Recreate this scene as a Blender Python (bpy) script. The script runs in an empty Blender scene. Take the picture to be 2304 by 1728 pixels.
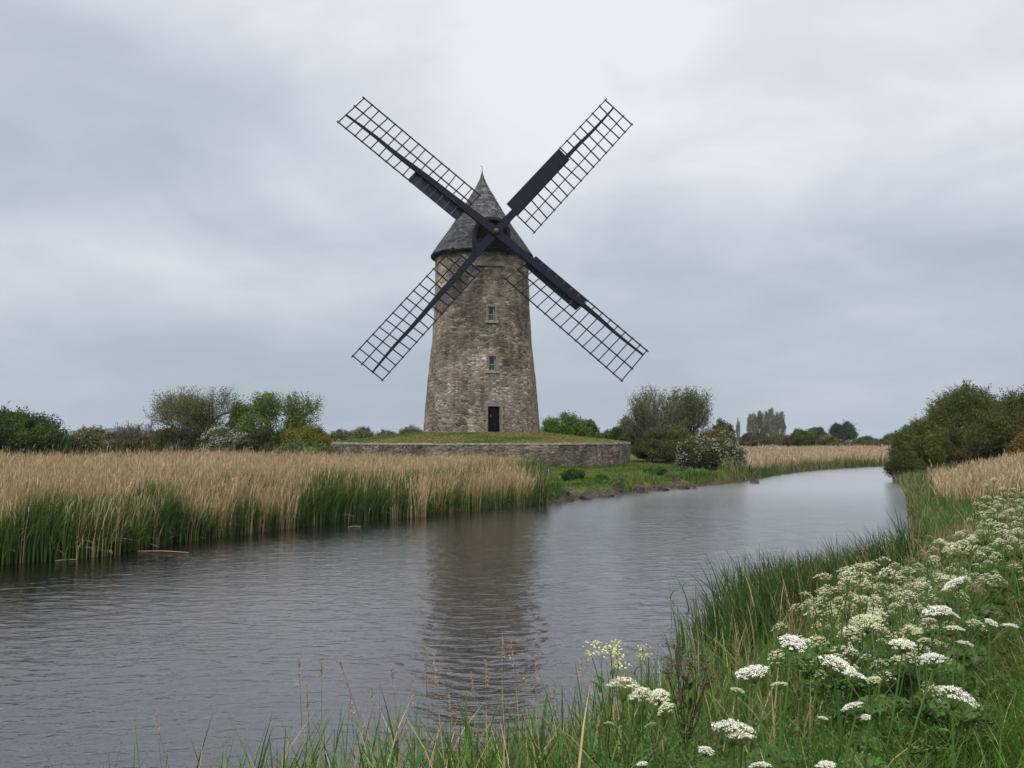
import bpy, math, random
import numpy as np
from mathutils import Vector, Matrix

random.seed(7)
RNG = np.random.default_rng(7)
D = bpy.data
sc = bpy.context.scene
COL = sc.collection
PI = math.pi

# ------------------------------------------------------------------ camera
H = 2.9                      # eye height above the water
F = 2240.0                   # focal length in photo pixels (35 mm on a 36 mm sensor)
PITCH = math.atan(121 / F)
cp, sp = math.cos(PITCH), math.sin(PITCH)
cam = D.cameras.new('camera'); cam.lens = 35; cam.sensor_width = 36
cam.clip_start = 0.05; cam.clip_end = 9000
camo = D.objects.new('camera', cam); COL.objects.link(camo)
camo.location = (0, 0, H); camo.rotation_euler = (PI / 2 + PITCH, 0, 0)
sc.camera = camo


def ray(px, py):
    lx = (px - 1152) / F; ly = -(py - 864) / F
    return np.array([lx, cp - ly * sp, sp + ly * cp])


def at_y(px, py, Y):
    d = ray(px, py); return np.array([0, 0, H]) + d * (Y / d[1])


def at_z(px, py, z):
    d = ray(px, py); return np.array([0, 0, H]) + d * ((z - H) / d[2])


# ------------------------------------------------------------------ object helpers
def tag(o, label=None, cat=None, group=None, kind=None):
    if label: o['label'] = label
    if cat: o['category'] = cat
    if group: o['group'] = group
    if kind: o['kind'] = kind
    return o


def empty(name, loc, label=None, cat=None, group=None):
    o = D.objects.new(name, None); COL.objects.link(o)
    o.empty_display_size = 0.2
    o.location = tuple(float(v) for v in loc)
    return tag(o, label, cat, group)


class MB:
    """collects uniform faces (arrays) with colours, then links ONE mesh object"""
    def __init__(self):
        self.V = []; self.Fc = []; self.C = []; self.n = 0

    def add(self, verts, faces, col=None):
        verts = np.asarray(verts, float).reshape(-1, 3)
        faces = np.asarray(faces, int)
        self.V.append(verts); self.Fc.append(faces + self.n)
        if col is None: col = (1, 1, 1)
        col = np.asarray(col, float)
        if col.ndim == 1: col = np.tile(col, (len(verts), 1))
        self.C.append(col)
        self.n += len(verts)

    def quads(self, Q, col=None):              # Q (n,4,3); col (n,3) or (3,)
        Q = np.asarray(Q, float); n = len(Q)
        if n == 0: return
        c = None
        if col is not None:
            col = np.asarray(col, float)
            c = np.repeat(col, 4, axis=0) if col.ndim == 2 else col
        self.add(Q.reshape(-1, 3), np.arange(4 * n).reshape(n, 4), c)

    def box(self, c, ax, ay, az, col=None):    # centre and three half-axis vectors
        c, ax, ay, az = (np.asarray(v, float) for v in (c, ax, ay, az))
        v = [c + sx * ax + sy * ay + sz * az for sz in (-1, 1) for sy in (-1, 1) for sx in (-1, 1)]
        f = [(0, 2, 3, 1), (4, 5, 7, 6), (0, 1, 5, 4), (2, 6, 7, 3), (0, 4, 6, 2), (1, 3, 7, 5)]
        self.add(v, f, col)

    def bar(self, a, b, wa, wb, da, db, side, col=None):   # tapered rectangular beam, side = width direction
        a, b = np.asarray(a, float), np.asarray(b, float)
        t = (b - a) / np.linalg.norm(b - a)
        s = np.asarray(side, float); s = s - t * s.dot(t); s /= np.linalg.norm(s)
        n = np.cross(t, s)
        v = []
        for p, w, d in ((a, wa, da), (b, wb, db)):
            v += [p - s * w - n * d, p + s * w - n * d, p + s * w + n * d, p - s * w + n * d]
        self.add(v, [(0, 1, 5, 4), (1, 2, 6, 5), (2, 3, 7, 6), (3, 0, 4, 7), (3, 2, 1, 0), (4, 5, 6, 7)], col)

    def tubes(self, A, B, ra, rb, k=5, col=None):    # many frustums at once
        A, B = np.asarray(A, float).reshape(-1, 3), np.asarray(B, float).reshape(-1, 3)
        n = len(A)
        if n == 0: return
        ra = np.broadcast_to(np.asarray(ra, float), (n,)); rb = np.broadcast_to(np.asarray(rb, float), (n,))
        t = B - A; L = np.linalg.norm(t, axis=1, keepdims=True); t = t / np.maximum(L, 1e-9)
        ref = np.where(np.abs(t[:, 2:3]) > 0.9, np.array([[1., 0, 0]]), np.array([[0, 0, 1.]]))
        u = np.cross(t, ref); u /= np.linalg.norm(u, axis=1, keepdims=True)
        w = np.cross(t, u)
        ang = np.arange(k) * 2 * PI / k
        ring = (u[:, None] * np.cos(ang)[None, :, None] + w[:, None] * np.sin(ang)[None, :, None])
        va = A[:, None] + ring * ra[:, None, None]
        vb = B[:, None] + ring * rb[:, None, None]
        V = np.concatenate([va, vb], axis=1)         # n, 2k, 3
        base = (np.arange(n) * 2 * k)[:, None]
        fs = []
        for i in range(k):
            j = (i + 1) % k
            fs.append(np.concatenate([base + i, base + j, base + k + j, base + k + i], axis=1))
        f = np.concatenate(fs, axis=0)
        c = col
        if col is not None and np.asarray(col).ndim == 2: c = np.repeat(np.asarray(col, float), 2 * k, axis=0)
        self.add(V.reshape(-1, 3), f, c)

    def blades(self, P, h, w, lean, seg=3, c0=(1, 1, 1), c1=None, rng=RNG, shape='blade', power=2.0):
        """strips from P, height h, half width w, lean (n,2) = horizontal travel of the tip"""
        P = np.asarray(P, float); n = len(P)
        if n == 0: return
        h = np.broadcast_to(np.asarray(h, float), (n,)); w = np.broadcast_to(np.asarray(w, float), (n,))
        lean = np.asarray(lean, float)
        th = rng.uniform(0, PI, n); side = np.stack([np.cos(th), np.sin(th), np.zeros(n)], 1)
        ll = np.linalg.norm(lean, axis=1)
        c0 = np.broadcast_to(np.asarray(c0, float), (n, 3)); c1 = c0 if c1 is None else np.broadcast_to(np.asarray(c1, float), (n, 3))
        rows = []; cols = []
        for i in range(seg + 1):
            t = i / seg
            drop = np.minimum(1, (ll / h) ** 2 * .35) * t ** 3
            c = P.copy()
            c[:, 2] += h * (t - drop)
            c[:, :2] += lean * t ** power
            if shape == 'blade': ww = w * (1 - t ** 2.2 * .93) * (.75 + .5 * min(1, t * 3) if t < .34 else 1.0)
            else: ww = w * np.ones(n)
            rows.append(np.stack([c - side * ww[:, None], c + side * ww[:, None]], 1))
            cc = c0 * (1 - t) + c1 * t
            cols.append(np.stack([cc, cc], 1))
        V = np.concatenate(rows, axis=1)             # n, 2(seg+1), 3
        C = np.concatenate(cols, axis=1)
        k = 2 * (seg + 1)
        base = (np.arange(n) * k)[:, None]
        f = np.concatenate([np.concatenate([base + 2 * i, base + 2 * i + 1, base + 2 * i + 3, base + 2 * i + 2], 1) for i in range(seg)], 0)
        self.add(V.reshape(-1, 3), f, C.reshape(-1, 3))

    def leaves(self, Cn, N, size, col, rng=RNG, aspect=.3):
        n = len(Cn)
        if n == 0: return
        N = N / np.maximum(np.linalg.norm(N, axis=1, keepdims=True), 1e-6)
        r = rng.normal(size=(n, 3)); a = np.cross(N, r); a /= np.maximum(np.linalg.norm(a, axis=1, keepdims=True), 1e-6)
        b = np.cross(N, a)
        s = np.broadcast_to(np.asarray(size, float), (n,))[:, None]
        Q = np.stack([Cn - a * s * .5, Cn + b * s * aspect + a * s * .06, Cn + a * s * .5, Cn - b * s * aspect + a * s * .06], 1)
        self.quads(Q, col)

    def build(self, name, mat, parent=None, origin=None, smooth=False):
        V = np.concatenate(self.V) if self.V else np.zeros((0, 3))
        C = np.concatenate(self.C) if self.C else np.zeros((0, 3))
        if origin is not None: V = V - np.asarray(origin, float)
        me = D.meshes.new(name)
        me.vertices.add(len(V)); me.vertices.foreach_set('co', V.astype(np.float32).ravel())
        loops = np.concatenate([f.ravel() for f in self.Fc]) if self.Fc else np.zeros(0, int)
        tot = np.concatenate([np.full(len(f), f.shape[1]) for f in self.Fc]) if self.Fc else np.zeros(0, int)
        me.loops.add(len(loops)); me.loops.foreach_set('vertex_index', loops.astype(np.int32))
        me.polygons.add(len(tot))
        st = np.concatenate([[0], np.cumsum(tot)[:-1]]) if len(tot) else tot
        me.polygons.foreach_set('loop_start', st.astype(np.int32))
        me.polygons.foreach_set('loop_total', tot.astype(np.int32))
        me.update(calc_edges=True)
        at = me.attributes.new('Col', 'FLOAT_COLOR', 'POINT')
        at.data.foreach_set('color', np.concatenate([C, np.ones((len(C), 1))], 1).astype(np.float32).ravel())
        me.polygons.foreach_set('use_smooth', np.full(len(tot), bool(smooth)))
        me.materials.append(mat)
        o = D.objects.new(name, me); COL.objects.link(o)
        if parent is not None: o.parent = parent
        elif origin is not None: o.location = tuple(float(v) for v in origin)
        return o


def smooth(a, b, x):
    t = np.clip((np.asarray(x, float) - a) / (b - a), 0, 1); return t * t * (3 - 2 * t)


_nk = np.random.default_rng(99)
_K = [( _nk.normal(size=2), _nk.uniform(0, 6.28)) for _ in range(14)]
def fnoise(x, y, s):
    v = 0
    for i, (k, p) in enumerate(_K):
        v = v + np.sin((k[0] * x + k[1] * y) * s * (0.6 + .15 * i) + p + 1.3 * np.sin((k[1] * x - k[0] * y) * s * .5 + p))
    return v / 5.0


# ------------------------------------------------------------------ materials
def newmat(name):
    m = D.materials.new(name); m.use_nodes = True
    nt = m.node_tree; nt.nodes.clear()
    out = nt.nodes.new('ShaderNodeOutputMaterial')
    return m, nt, out


class NT:
    def __init__(s, nt): s.nt = nt
    def n(s, t, **kw):
        nd = s.nt.nodes.new(t)
        for k, v in kw.items():
            if k.startswith('i_'):
                nd.inputs[k[2:].replace('_', ' ')].default_value = v
            else: setattr(nd, k, v)
        return nd
    def l(s, a, b): s.nt.links.new(a, b)
    def math(s, op, a, b=None, c=None, clamp=False):
        nd = s.nt.nodes.new('ShaderNodeMath'); nd.operation = op; nd.use_clamp = clamp
        for i, v in enumerate((a, b, c)):
            if v is None: continue
            if isinstance(v, (int, float)): nd.inputs[i].default_value = v
            else: s.l(v, nd.inputs[i])
        return nd.outputs[0]
    def ramp(s, fac, stops, interp='LINEAR'):
        nd = s.nt.nodes.new('ShaderNodeValToRGB'); cr = nd.color_ramp; cr.interpolation = interp
        while len(cr.elements) < len(stops): cr.elements.new(0.5)
        for e, (p, c) in zip(cr.elements, stops):
            e.position = p; e.color = (c[0], c[1], c[2], 1) if not isinstance(c, (int, float)) else (c, c, c, 1)
        s.l(fac, nd.inputs[0]); return nd.outputs[0]
    def mix(s, fac, a, b, mode='MIX'):
        nd = s.nt.nodes.new('ShaderNodeMix'); nd.data_type = 'RGBA'; nd.blend_type = mode
        if isinstance(fac, (int, float)): nd.inputs[0].default_value = fac
        else: s.l(fac, nd.inputs[0])
        for i, v in ((6, a), (7, b)):
            if isinstance(v, tuple): nd.inputs[i].default_value = (v[0], v[1], v[2], 1)
            else: s.l(v, nd.inputs[i])
        return nd.outputs[2]
    def noise(s, vec, scale, detail=4, rough=.55, dist=0.0):
        nd = s.n('ShaderNodeTexNoise'); nd.inputs['Scale'].default_value = scale
        nd.inputs['Detail'].default_value = detail; nd.inputs['Roughness'].default_value = rough
        nd.inputs['Distortion'].default_value = dist
        if vec is not None: s.l(vec, nd.inputs['Vector'])
        return nd.outputs['Fac']
    def mapping(s, vec, scale=(1, 1, 1), rot=(0, 0, 0), loc=(0, 0, 0)):
        nd = s.n('ShaderNodeMapping'); nd.inputs['Scale'].default_value = scale
        nd.inputs['Rotation'].default_value = rot; nd.inputs['Location'].default_value = loc
        s.l(vec, nd.inputs['Vector']); return nd.outputs[0]


def leaf_material(name, trans=.28, rough=.6, spec=.06, vary=.35):
    m, nt, out = newmat(name); g = NT(nt)
    at = g.n('ShaderNodeAttribute', attribute_name='Col')
    geo = g.n('ShaderNodeNewGeometry')
    rnd = geo.outputs['Random Per Island']
    v = g.math('MULTIPLY_ADD', rnd, vary * 2, 1 - vary)
    hsv = g.n('ShaderNodeHueSaturation')
    hue = g.math('MULTIPLY_ADD', g.math('FRACT', g.math('MULTIPLY', rnd, 17.3)), .04, .48)
    g.l(hue, hsv.inputs['Hue']); g.l(v, hsv.inputs['Value']); g.l(at.outputs['Color'], hsv.inputs['Color'])
    pr = g.n('ShaderNodeBsdfPrincipled'); pr.inputs['Roughness'].default_value = rough
    pr.inputs['Specular IOR Level'].default_value = spec
    g.l(hsv.outputs[0], pr.inputs['Base Color'])
    tr = g.n('ShaderNodeBsdfTranslucent'); g.l(hsv.outputs[0], tr.inputs['Color'])
    mx = g.n('ShaderNodeMixShader'); mx.inputs[0].default_value = trans
    g.l(pr.outputs[0], mx.inputs[1]); g.l(tr.outputs[0], mx.inputs[2]); g.l(mx.outputs[0], out.inputs[0])
    return m


def bark_material(name, c0, c1):
    m, nt, out = newmat(name); g = NT(nt)
    tc = g.n('ShaderNodeTexCoord')
    nz = g.noise(g.mapping(tc.outputs['Object'], (6, 6, 1.5)), 2.0, 5)
    pr = g.n('ShaderNodeBsdfPrincipled'); pr.inputs['Roughness'].default_value = .85
    g.l(g.ramp(nz, [(.3, c0), (.7, c1)]), pr.inputs['Base Color']); g.l(pr.outputs[0], out.inputs[0])
    return m


def stone_material(name, tone=1.0, warm=1.0, sc_=1.0, moss=False):
    m, nt, out = newmat(name); g = NT(nt)
    tc = g.n('ShaderNodeTexCoord'); P = tc.outputs['Object']
    wob = g.n('ShaderNodeTexNoise'); wob.inputs['Scale'].default_value = 2.2; wob.inputs['Detail'].default_value = 3; g.l(P, wob.inputs['Vector'])
    off = g.n('ShaderNodeVectorMath', operation='SCALE'); off.inputs['Scale'].default_value = .22; g.l(wob.outputs['Color'], off.inputs[0])
    ad = g.n('ShaderNodeVectorMath', operation='ADD'); g.l(P, ad.inputs[0]); g.l(off.outputs[0], ad.inputs[1])
    # stones: mixed bed heights chosen by a broad noise
    big = g.noise(P, .35, 2)
    out_cols = []; edges = []
    for k, (s, f) in enumerate(((1.8 * sc_, 2.3), (3.0 * sc_, 2.6))):
        mp = g.mapping(ad.outputs[0], (s, s, s * f), loc=(k * 3.3, 1.7 * k, .3))
        vo = g.n('ShaderNodeTexVoronoi', feature='F1'); vo.inputs['Scale'].default_value = 1; g.l(mp, vo.inputs['Vector'])
        ve = g.n('ShaderNodeTexVoronoi', feature='DISTANCE_TO_EDGE'); ve.inputs['Scale'].default_value = 1; g.l(mp, ve.inputs['Vector'])
        sepc = g.n('ShaderNodeSeparateColor'); g.l(vo.outputs['Color'], sepc.inputs[0])
        out_cols.append(sepc); edges.append(ve.outputs['Distance'])
    sel = g.ramp(big, [(.5, 0.0), (.53, 1.0)])
    val = g.n('ShaderNodeMix'); val.data_type = 'FLOAT'; g.l(sel, val.inputs[0]); g.l(out_cols[0].outputs[0], val.inputs[2]); g.l(out_cols[1].outputs[0], val.inputs[3])
    hue = g.n('ShaderNodeMix'); hue.data_type = 'FLOAT'; g.l(sel, hue.inputs[0]); g.l(out_cols[0].outputs[1], hue.inputs[2]); g.l(out_cols[1].outputs[1], hue.inputs[3])
    edge = g.n('ShaderNodeMix'); edge.data_type = 'FLOAT'; g.l(sel, edge.inputs[0]); g.l(edges[0], edge.inputs[2]); g.l(edges[1], edge.inputs[3])
    t = tone
    c1 = g.ramp(val.outputs[0], [(0.0, (.085 * t, .071 * t, .054 * t)), (.35, (.165 * t, .139 * t, .105 * t)), (.7, (.23 * t, .196 * t, .152 * t)), (1.0, (.37 * t, .325 * t, .262 * t))])
    c2 = g.ramp(hue.outputs[0], [(0.0, (.84, .87, .92)), (.5, (1, 1, 1)), (1.0, (1.08, .95, .82))])
    stone = g.mix(1.0, c1, c2, 'MULTIPLY')
    fine = g.noise(g.mapping(P, (1, 1, 2.5)), 9, 6, .68)
    stone = g.mix(1.0, stone, g.ramp(fine, [(.25, .42), (.5, 1.0), (.75, 1.75)]), 'MULTIPLY')
    mortar = g.mix(g.noise(P, 5, 3), (.30 * t, .265 * t, .215 * t), (.15 * t, .125 * t, .095 * t))
    em = g.ramp(edge.outputs[0], [(.0, 1.0), (.05, .75), (.11, 0.0)])
    col = g.mix(em, stone, mortar)
    # broad weathering and pale lichen flecks
    wz = g.noise(g.mapping(P, (.42, .42, .28)), 1.0, 5, .6)
    col = g.mix(1.0, col, g.ramp(wz, [(.34, (.46, .40, .33)), (.48, (.92, .89, .85)), (.66, (1.38, 1.36, 1.32))]), 'MULTIPLY')
    st = g.noise(g.mapping(P, (1.6, 1.6, .16), loc=(3, 1, 5)), 1.0, 5, .65)
    col = g.mix(1.0, col, g.ramp(st, [(.36, (.76, .72, .67)), (.52, (1.02, 1.01, 1))]), 'MULTIPLY')
    lic = g.noise(P, 3.1, 7, .75)
    col = g.mix(g.ramp(lic, [(.60, 0.0), (.68, .75)]), col, (.44, .41, .35))
    if moss:
        col = g.mix(g.ramp(g.noise(P, 1.3, 5, .7), [(.56, 0.0), (.7, .6)]), col, (.07, .075, .03))
    pr = g.n('ShaderNodeBsdfPrincipled'); pr.inputs['Roughness'].default_value = .9; pr.inputs['Specular IOR Level'].default_value = .2
    g.l(col, pr.inputs['Base Color'])
    hgt = g.math('ADD', g.ramp(edge.outputs[0], [(0, 0.0), (.13, .8), (.5, 1.0)]), g.math('MULTIPLY', fine, .7))
    hgt = g.math('ADD', hgt, g.math('MULTIPLY', val.outputs[0], .4))
    bp = g.n('ShaderNodeBump'); bp.inputs['Strength'].default_value = .9; bp.inputs['Distance'].default_value = .07
    g.l(hgt, bp.inputs['Height']); g.l(bp.outputs[0], pr.inputs['Normal']); g.l(pr.outputs[0], out.inputs[0])
    return m


def plain_material(name, c, rough=.6, var=.25, scale=3, metal=0.0, spec=.4):
    m, nt, out = newmat(name); g = NT(nt)
    tc = g.n('ShaderNodeTexCoord')
    nz = g.noise(tc.outputs['Object'], scale, 5, .6)
    pr = g.n('ShaderNodeBsdfPrincipled'); pr.inputs['Roughness'].default_value = rough
    pr.inputs['Metallic'].default_value = metal; pr.inputs['Specular IOR Level'].default_value = spec
    a = tuple(v * (1 - var) for v in c); b = tuple(v * (1 + var) for v in c)
    g.l(g.ramp(nz, [(.3, a), (.7, b)]), pr.inputs['Base Color']); g.l(pr.outputs[0], out.inputs[0])
    return m


M_LEAF = leaf_material('leaf', vary=.2, trans=.12)
M_GRASS = leaf_material('grass_blade', trans=.2, rough=.5, vary=.3)
M_REED = leaf_material('reed', trans=.2, rough=.65, spec=.08, vary=.38)
M_PETAL = leaf_material('petal', trans=.25, rough=.7, spec=.1, vary=.08)
M_BARK = bark_material('bark', (.035, .028, .02), (.11, .09, .065))
M_TWIG = bark_material('pale_bark', (.055, .056, .032), (.125, .118, .07))
M_STONE = stone_material('rubble_stone', .98, 1.0)
M_WALL = stone_material('wall_stone', .74, 1.0, 1.15, moss=True)
M_DRESS = plain_material('dressed_stone', (.15, .13, .10), .9, .35, 6)
M_SILL = plain_material('mossy_sill', (.20, .185, .13), .9, .4, 8)
M_BLACK = plain_material('tarred_timber', (.008, .010, .016), .7, .4, 4, 0, .12)
M_SHUT = plain_material('weathered_board', (.018, .021, .029), .7, .5, 2.5, 0, .15)
M_IRON = plain_material('rusty_iron', (.085, .06, .052), .6, .4, 6, .3)
M_WHITE = plain_material('white_paint', (.21, .21, .20), .5, .15, 6)
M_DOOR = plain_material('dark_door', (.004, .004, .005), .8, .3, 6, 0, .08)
M_ROCK = stone_material('river_rock', .30, 1.0, .9, moss=True)
M_COPE = plain_material('pale_coping', (.24, .215, .17), .9, .45, 3)


def glass_material():
    m, nt, out = newmat('dark_glass'); g = NT(nt)
    pr = g.n('ShaderNodeBsdfPrincipled'); pr.inputs['Base Color'].default_value = (.01, .012, .014, 1); pr.inputs['Roughness'].default_value = .08
    g.l(pr.outputs[0], out.inputs[0]); return m
M_GLASS = glass_material()


def shingle_material():
    m, nt, out = newmat('slate_shingle'); g = NT(nt)
    tc = g.n('ShaderNodeTexCoord'); geo = g.n('ShaderNodeNewGeometry')
    nz = g.noise(g.mapping(tc.outputs['Object'], (2.2, 2.2, .4)), 3.5, 6, .65)
    br = g.noise(g.mapping(tc.outputs['Object'], (1, 1, .3)), .55, 4, .6)
    c = g.ramp(geo.outputs['Random Per Island'], [(0, (.030, .0295, .031)), (.5, (.056, .055, .055)), (1, (.108, .105, .10))])
    c = g.mix(1, c, g.ramp(nz, [(.3, .6), (.7, 1.35)]), 'MULTIPLY')
    c = g.mix(1, c, g.ramp(br, [(.35, .68), (.65, 1.35)]), 'MULTIPLY')
    pr = g.n('ShaderNodeBsdfPrincipled'); pr.inputs['Roughness'].default_value = .75; pr.inputs['Specular IOR Level'].default_value = .3
    g.l(c, pr.inputs['Base Color']); g.l(pr.outputs[0], out.inputs[0]); return m
M_SHINGLE = shingle_material()


def ground_material():
    m, nt, out = newmat('earth_and_turf'); g = NT(nt)
    geo = g.n('ShaderNodeNewGeometry'); P = geo.outputs['Position']
    sep = g.n('ShaderNodeSeparateXYZ'); g.l(P, sep.inputs[0])
    a = g.noise(P, .35, 6, .6); b = g.noise(P, 5, 5, .65)
    turf = g.ramp(a, [(.3, (.035, .055, .014)), (.5, (.06, .085, .02)), (.7, (.11, .105, .035))])
    turf = g.mix(1, turf, g.ramp(b, [(.3, .55), (.7, 1.4)]), 'MULTIPLY')
    mud = g.ramp(b, [(.3, (.022, .015, .009)), (.7, (.095, .067, .042))])
    z = g.math('ADD', sep.outputs['Z'], g.math('MULTIPLY_ADD', b, .3, -.15))
    fac = g.n('ShaderNodeMapRange'); fac.inputs['From Min'].default_value = .12; fac.inputs['From Max'].default_value = .4; g.l(z, fac.inputs['Value'])
    c = g.mix(fac.outputs[0], mud, turf)
    pr = g.n('ShaderNodeBsdfPrincipled'); pr.inputs['Roughness'].default_value = .95; pr.inputs['Specular IOR Level'].default_value = .1
    bp = g.n('ShaderNodeBump'); bp.inputs['Distance'].default_value = .05; bp.inputs['Strength'].default_value = .7; g.l(b, bp.inputs['Height'])
    g.l(bp.outputs[0], pr.inputs['Normal']); g.l(c, pr.inputs['Base Color']); g.l(pr.outputs[0], out.inputs[0]); return m
M_GROUND = ground_material()


def turf_material():
    m, nt, out = newmat('mound_turf'); g = NT(nt)
    geo = g.n('ShaderNodeNewGeometry'); P = geo.outputs['Position']
    a = g.noise(P, .25, 5, .6); b = g.noise(P, 4, 5, .65)
    c = g.ramp(a, [(.36, (.07, .095, .02)), (.55, (.115, .12, .03)), (.68, (.17, .15, .05))])
    c = g.mix(1, c, g.ramp(b, [(.3, .65), (.7, 1.3)]), 'MULTIPLY')
    pr = g.n('ShaderNodeBsdfPrincipled'); pr.inputs['Roughness'].default_value = .95; pr.inputs['Specular IOR Level'].default_value = .1
    g.l(c, pr.inputs['Base Color']); g.l(pr.outputs[0], out.inputs[0]); return m
M_TURF = turf_material()


def water_material():
    m, nt, out = newmat('river_water'); g = NT(nt)
    geo = g.n('ShaderNodeNewGeometry'); P = geo.outputs['Position']
    wind = g.noise(g.mapping(P, (.045, .10, 1), rot=(0, 0, .3)), 1, 3, .5)        # gust patches
    p1 = g.mapping(P, (.8, 1.25, 1), rot=(0, 0, .25))
    n1 = g.noise(p1, 1.2, 2, .5, .3)
    n2 = g.noise(g.mapping(P, (1, 1.9, 1), rot=(0, 0, -.12)), 3.2, 3, .55, .4)
    n3 = g.noise(g.mapping(P, (1, 1.6, 1), rot=(0, 0, .4)), 9.0, 3, .6)
    hgt = g.math('ADD', g.math('MULTIPLY', n1, .002), g.math('MULTIPLY', n2, .0210))
    hgt = g.math('ADD', hgt, g.math('MULTIPLY', n3, .0060))
    hgt = g.math('MULTIPLY', hgt, g.math('MULTIPLY_ADD', wind, 1.3, .35))
    # the open reach up the river is wind-ruffled: finer, steeper wavelets there act as roughness
    sepw = g.n('ShaderNodeSeparateXYZ'); g.l(P, sepw.inputs[0])
    ruff = g.n('ShaderNodeMapRange'); ruff.inputs['From Min'].default_value = 22; ruff.inputs['From Max'].default_value = 56; g.l(sepw.outputs['Y'], ruff.inputs['Value'])
    hgt = g.math('MULTIPLY', hgt, g.math('MULTIPLY_ADD', ruff.outputs[0], -.75, 1.0))
    bp = g.n('ShaderNodeBump'); bp.inputs['Strength'].default_value = 1.0; bp.inputs['Distance'].default_value = 1.0
    g.l(hgt, bp.inputs['Height'])
    df = g.n('ShaderNodeBsdfDiffuse'); df.inputs['Color'].default_value = (.006, .0045, .0035, 1)
    gl = g.n('ShaderNodeBsdfGlossy'); gl.inputs['Roughness'].default_value = .07; gl.inputs['Color'].default_value = (.97, .97, .98, 1); g.l(bp.outputs[0], gl.inputs['Normal']); g.l(g.math('MULTIPLY_ADD', ruff.outputs[0], .16, .055), gl.inputs['Roughness'])
    f1 = g.n('ShaderNodeFresnel'); f1.inputs['IOR'].default_value = 1.46
    f2 = g.n('ShaderNodeFresnel'); f2.inputs['IOR'].default_value = 1.42; g.l(bp.outputs[0], f2.inputs['Normal'])
    fac = g.math('ADD', g.math('MULTIPLY', f1.outputs[0], .45), g.math('MULTIPLY', f2.outputs[0], .55))
    fac = g.math('MULTIPLY_ADD', fac, .92, .12, clamp=True)
    ms = g.n('ShaderNodeMixShader'); g.l(fac, ms.inputs[0]); g.l(df.outputs[0], ms.inputs[1]); g.l(gl.outputs[0], ms.inputs[2])
    g.l(ms.outputs[0], out.inputs[0]); return m
M_WATER = water_material()

# ------------------------------------------------------------------ world: overcast sky
SUN_EL, SUN_AZ = math.radians(46), math.radians(200)     # azimuth clockwise from +Y (behind the camera, to the left)
w = D.worlds.new('World'); sc.world = w; w.use_nodes = True
wn = w.node_tree; wn.nodes.clear(); g = NT(wn)
tc = g.n('ShaderNodeTexCoord'); Dv = tc.outputs['Generated']
sep = g.n('ShaderNodeSeparateXYZ'); g.l(Dv, sep.inputs[0])
zc = g.math('MAXIMUM', sep.outputs['Z'], 0.0)
den = g.math('ADD', zc, .30)
px = g.math('DIVIDE', sep.outputs['X'], den); py = g.math('DIVIDE', sep.outputs['Y'], den)
cmb = g.n('ShaderNodeCombineXYZ'); g.l(px, cmb.inputs[0]); g.l(py, cmb.inputs[1])
n1 = g.noise(g.mapping(cmb.outputs[0], (1.0, .8, 1), loc=(3.1, 1.4, 0)), .9, 4, .5, .25)
n2 = g.noise(g.mapping(cmb.outputs[0], (1.0, 1.0, 1), loc=(7.7, 2.4, 0)), 2.4, 5, .55, .3)
cl = g.math('ADD', g.math('MULTIPLY_ADD', n1, .68, -.03), g.math('MULTIPLY_ADD', n2, .62, -.12))
# broad masses of cloud: bright (+) or dark (-) patches in given directions of the sky
def blob(azd, eld, wa, we, amp):
    az = math.radians(azd); el = math.radians(eld)
    ax = g.math('ARCTAN2', sep.outputs['X'], sep.outputs['Y'])
    ez = g.math('ARCSINE', sep.outputs['Z'])
    da = g.math('DIVIDE', g.math('SUBTRACT', ax, az), math.radians(wa)); de = g.math('DIVIDE', g.math('SUBTRACT', ez, el), math.radians(we))
    q = g.math('ADD', g.math('MULTIPLY', da, da), g.math('MULTIPLY', de, de))
    return g.math('MULTIPLY', g.math('EXPONENT', g.math('MULTIPLY', q, -1)), amp)
for b in ((3, 23, 17, 7, .26), (-24, 18, 9, 5, -.13), (15, 14.5, 10, 4, .12), (19, 10.5, 12, 3.2, -.17), (-17, 8.6, 14, 2.2, .15),
          (24, 22, 8, 6, .10), (-6, 14, 9, 4, .06), (22, 4, 14, 2.2, .05), (-15, 3.0, 20, 3.2, -.10)):
    cl = g.math('ADD', cl, blob(*b))
ccol = g.ramp(cl, [(.24, (.445, .50, .585)), (.42, (.55, .60, .68)), (.57, (.69, .725, .79)), (.76, (.875, .89, .94))])
# blue-grey band near the horizon
el0 = g.ramp(zc, [(.0, 1.0), (.08, .80), (.22, 0.0)])
ccol = g.mix(g.math('MULTIPLY', el0, .70), ccol, (.38, .455, .535))
# an overcast sky brightens towards the zenith (CIE overcast distribution)
zen = g.n('ShaderNodeMapRange'); zen.interpolation_type = 'SMOOTHSTEP'
zen.inputs['From Min'].default_value = .40; zen.inputs['From Max'].default_value = .92; zen.inputs['To Min'].default_value = 1.0; zen.inputs['To Max'].default_value = 2.6
g.l(zc, zen.inputs['Value'])
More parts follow.
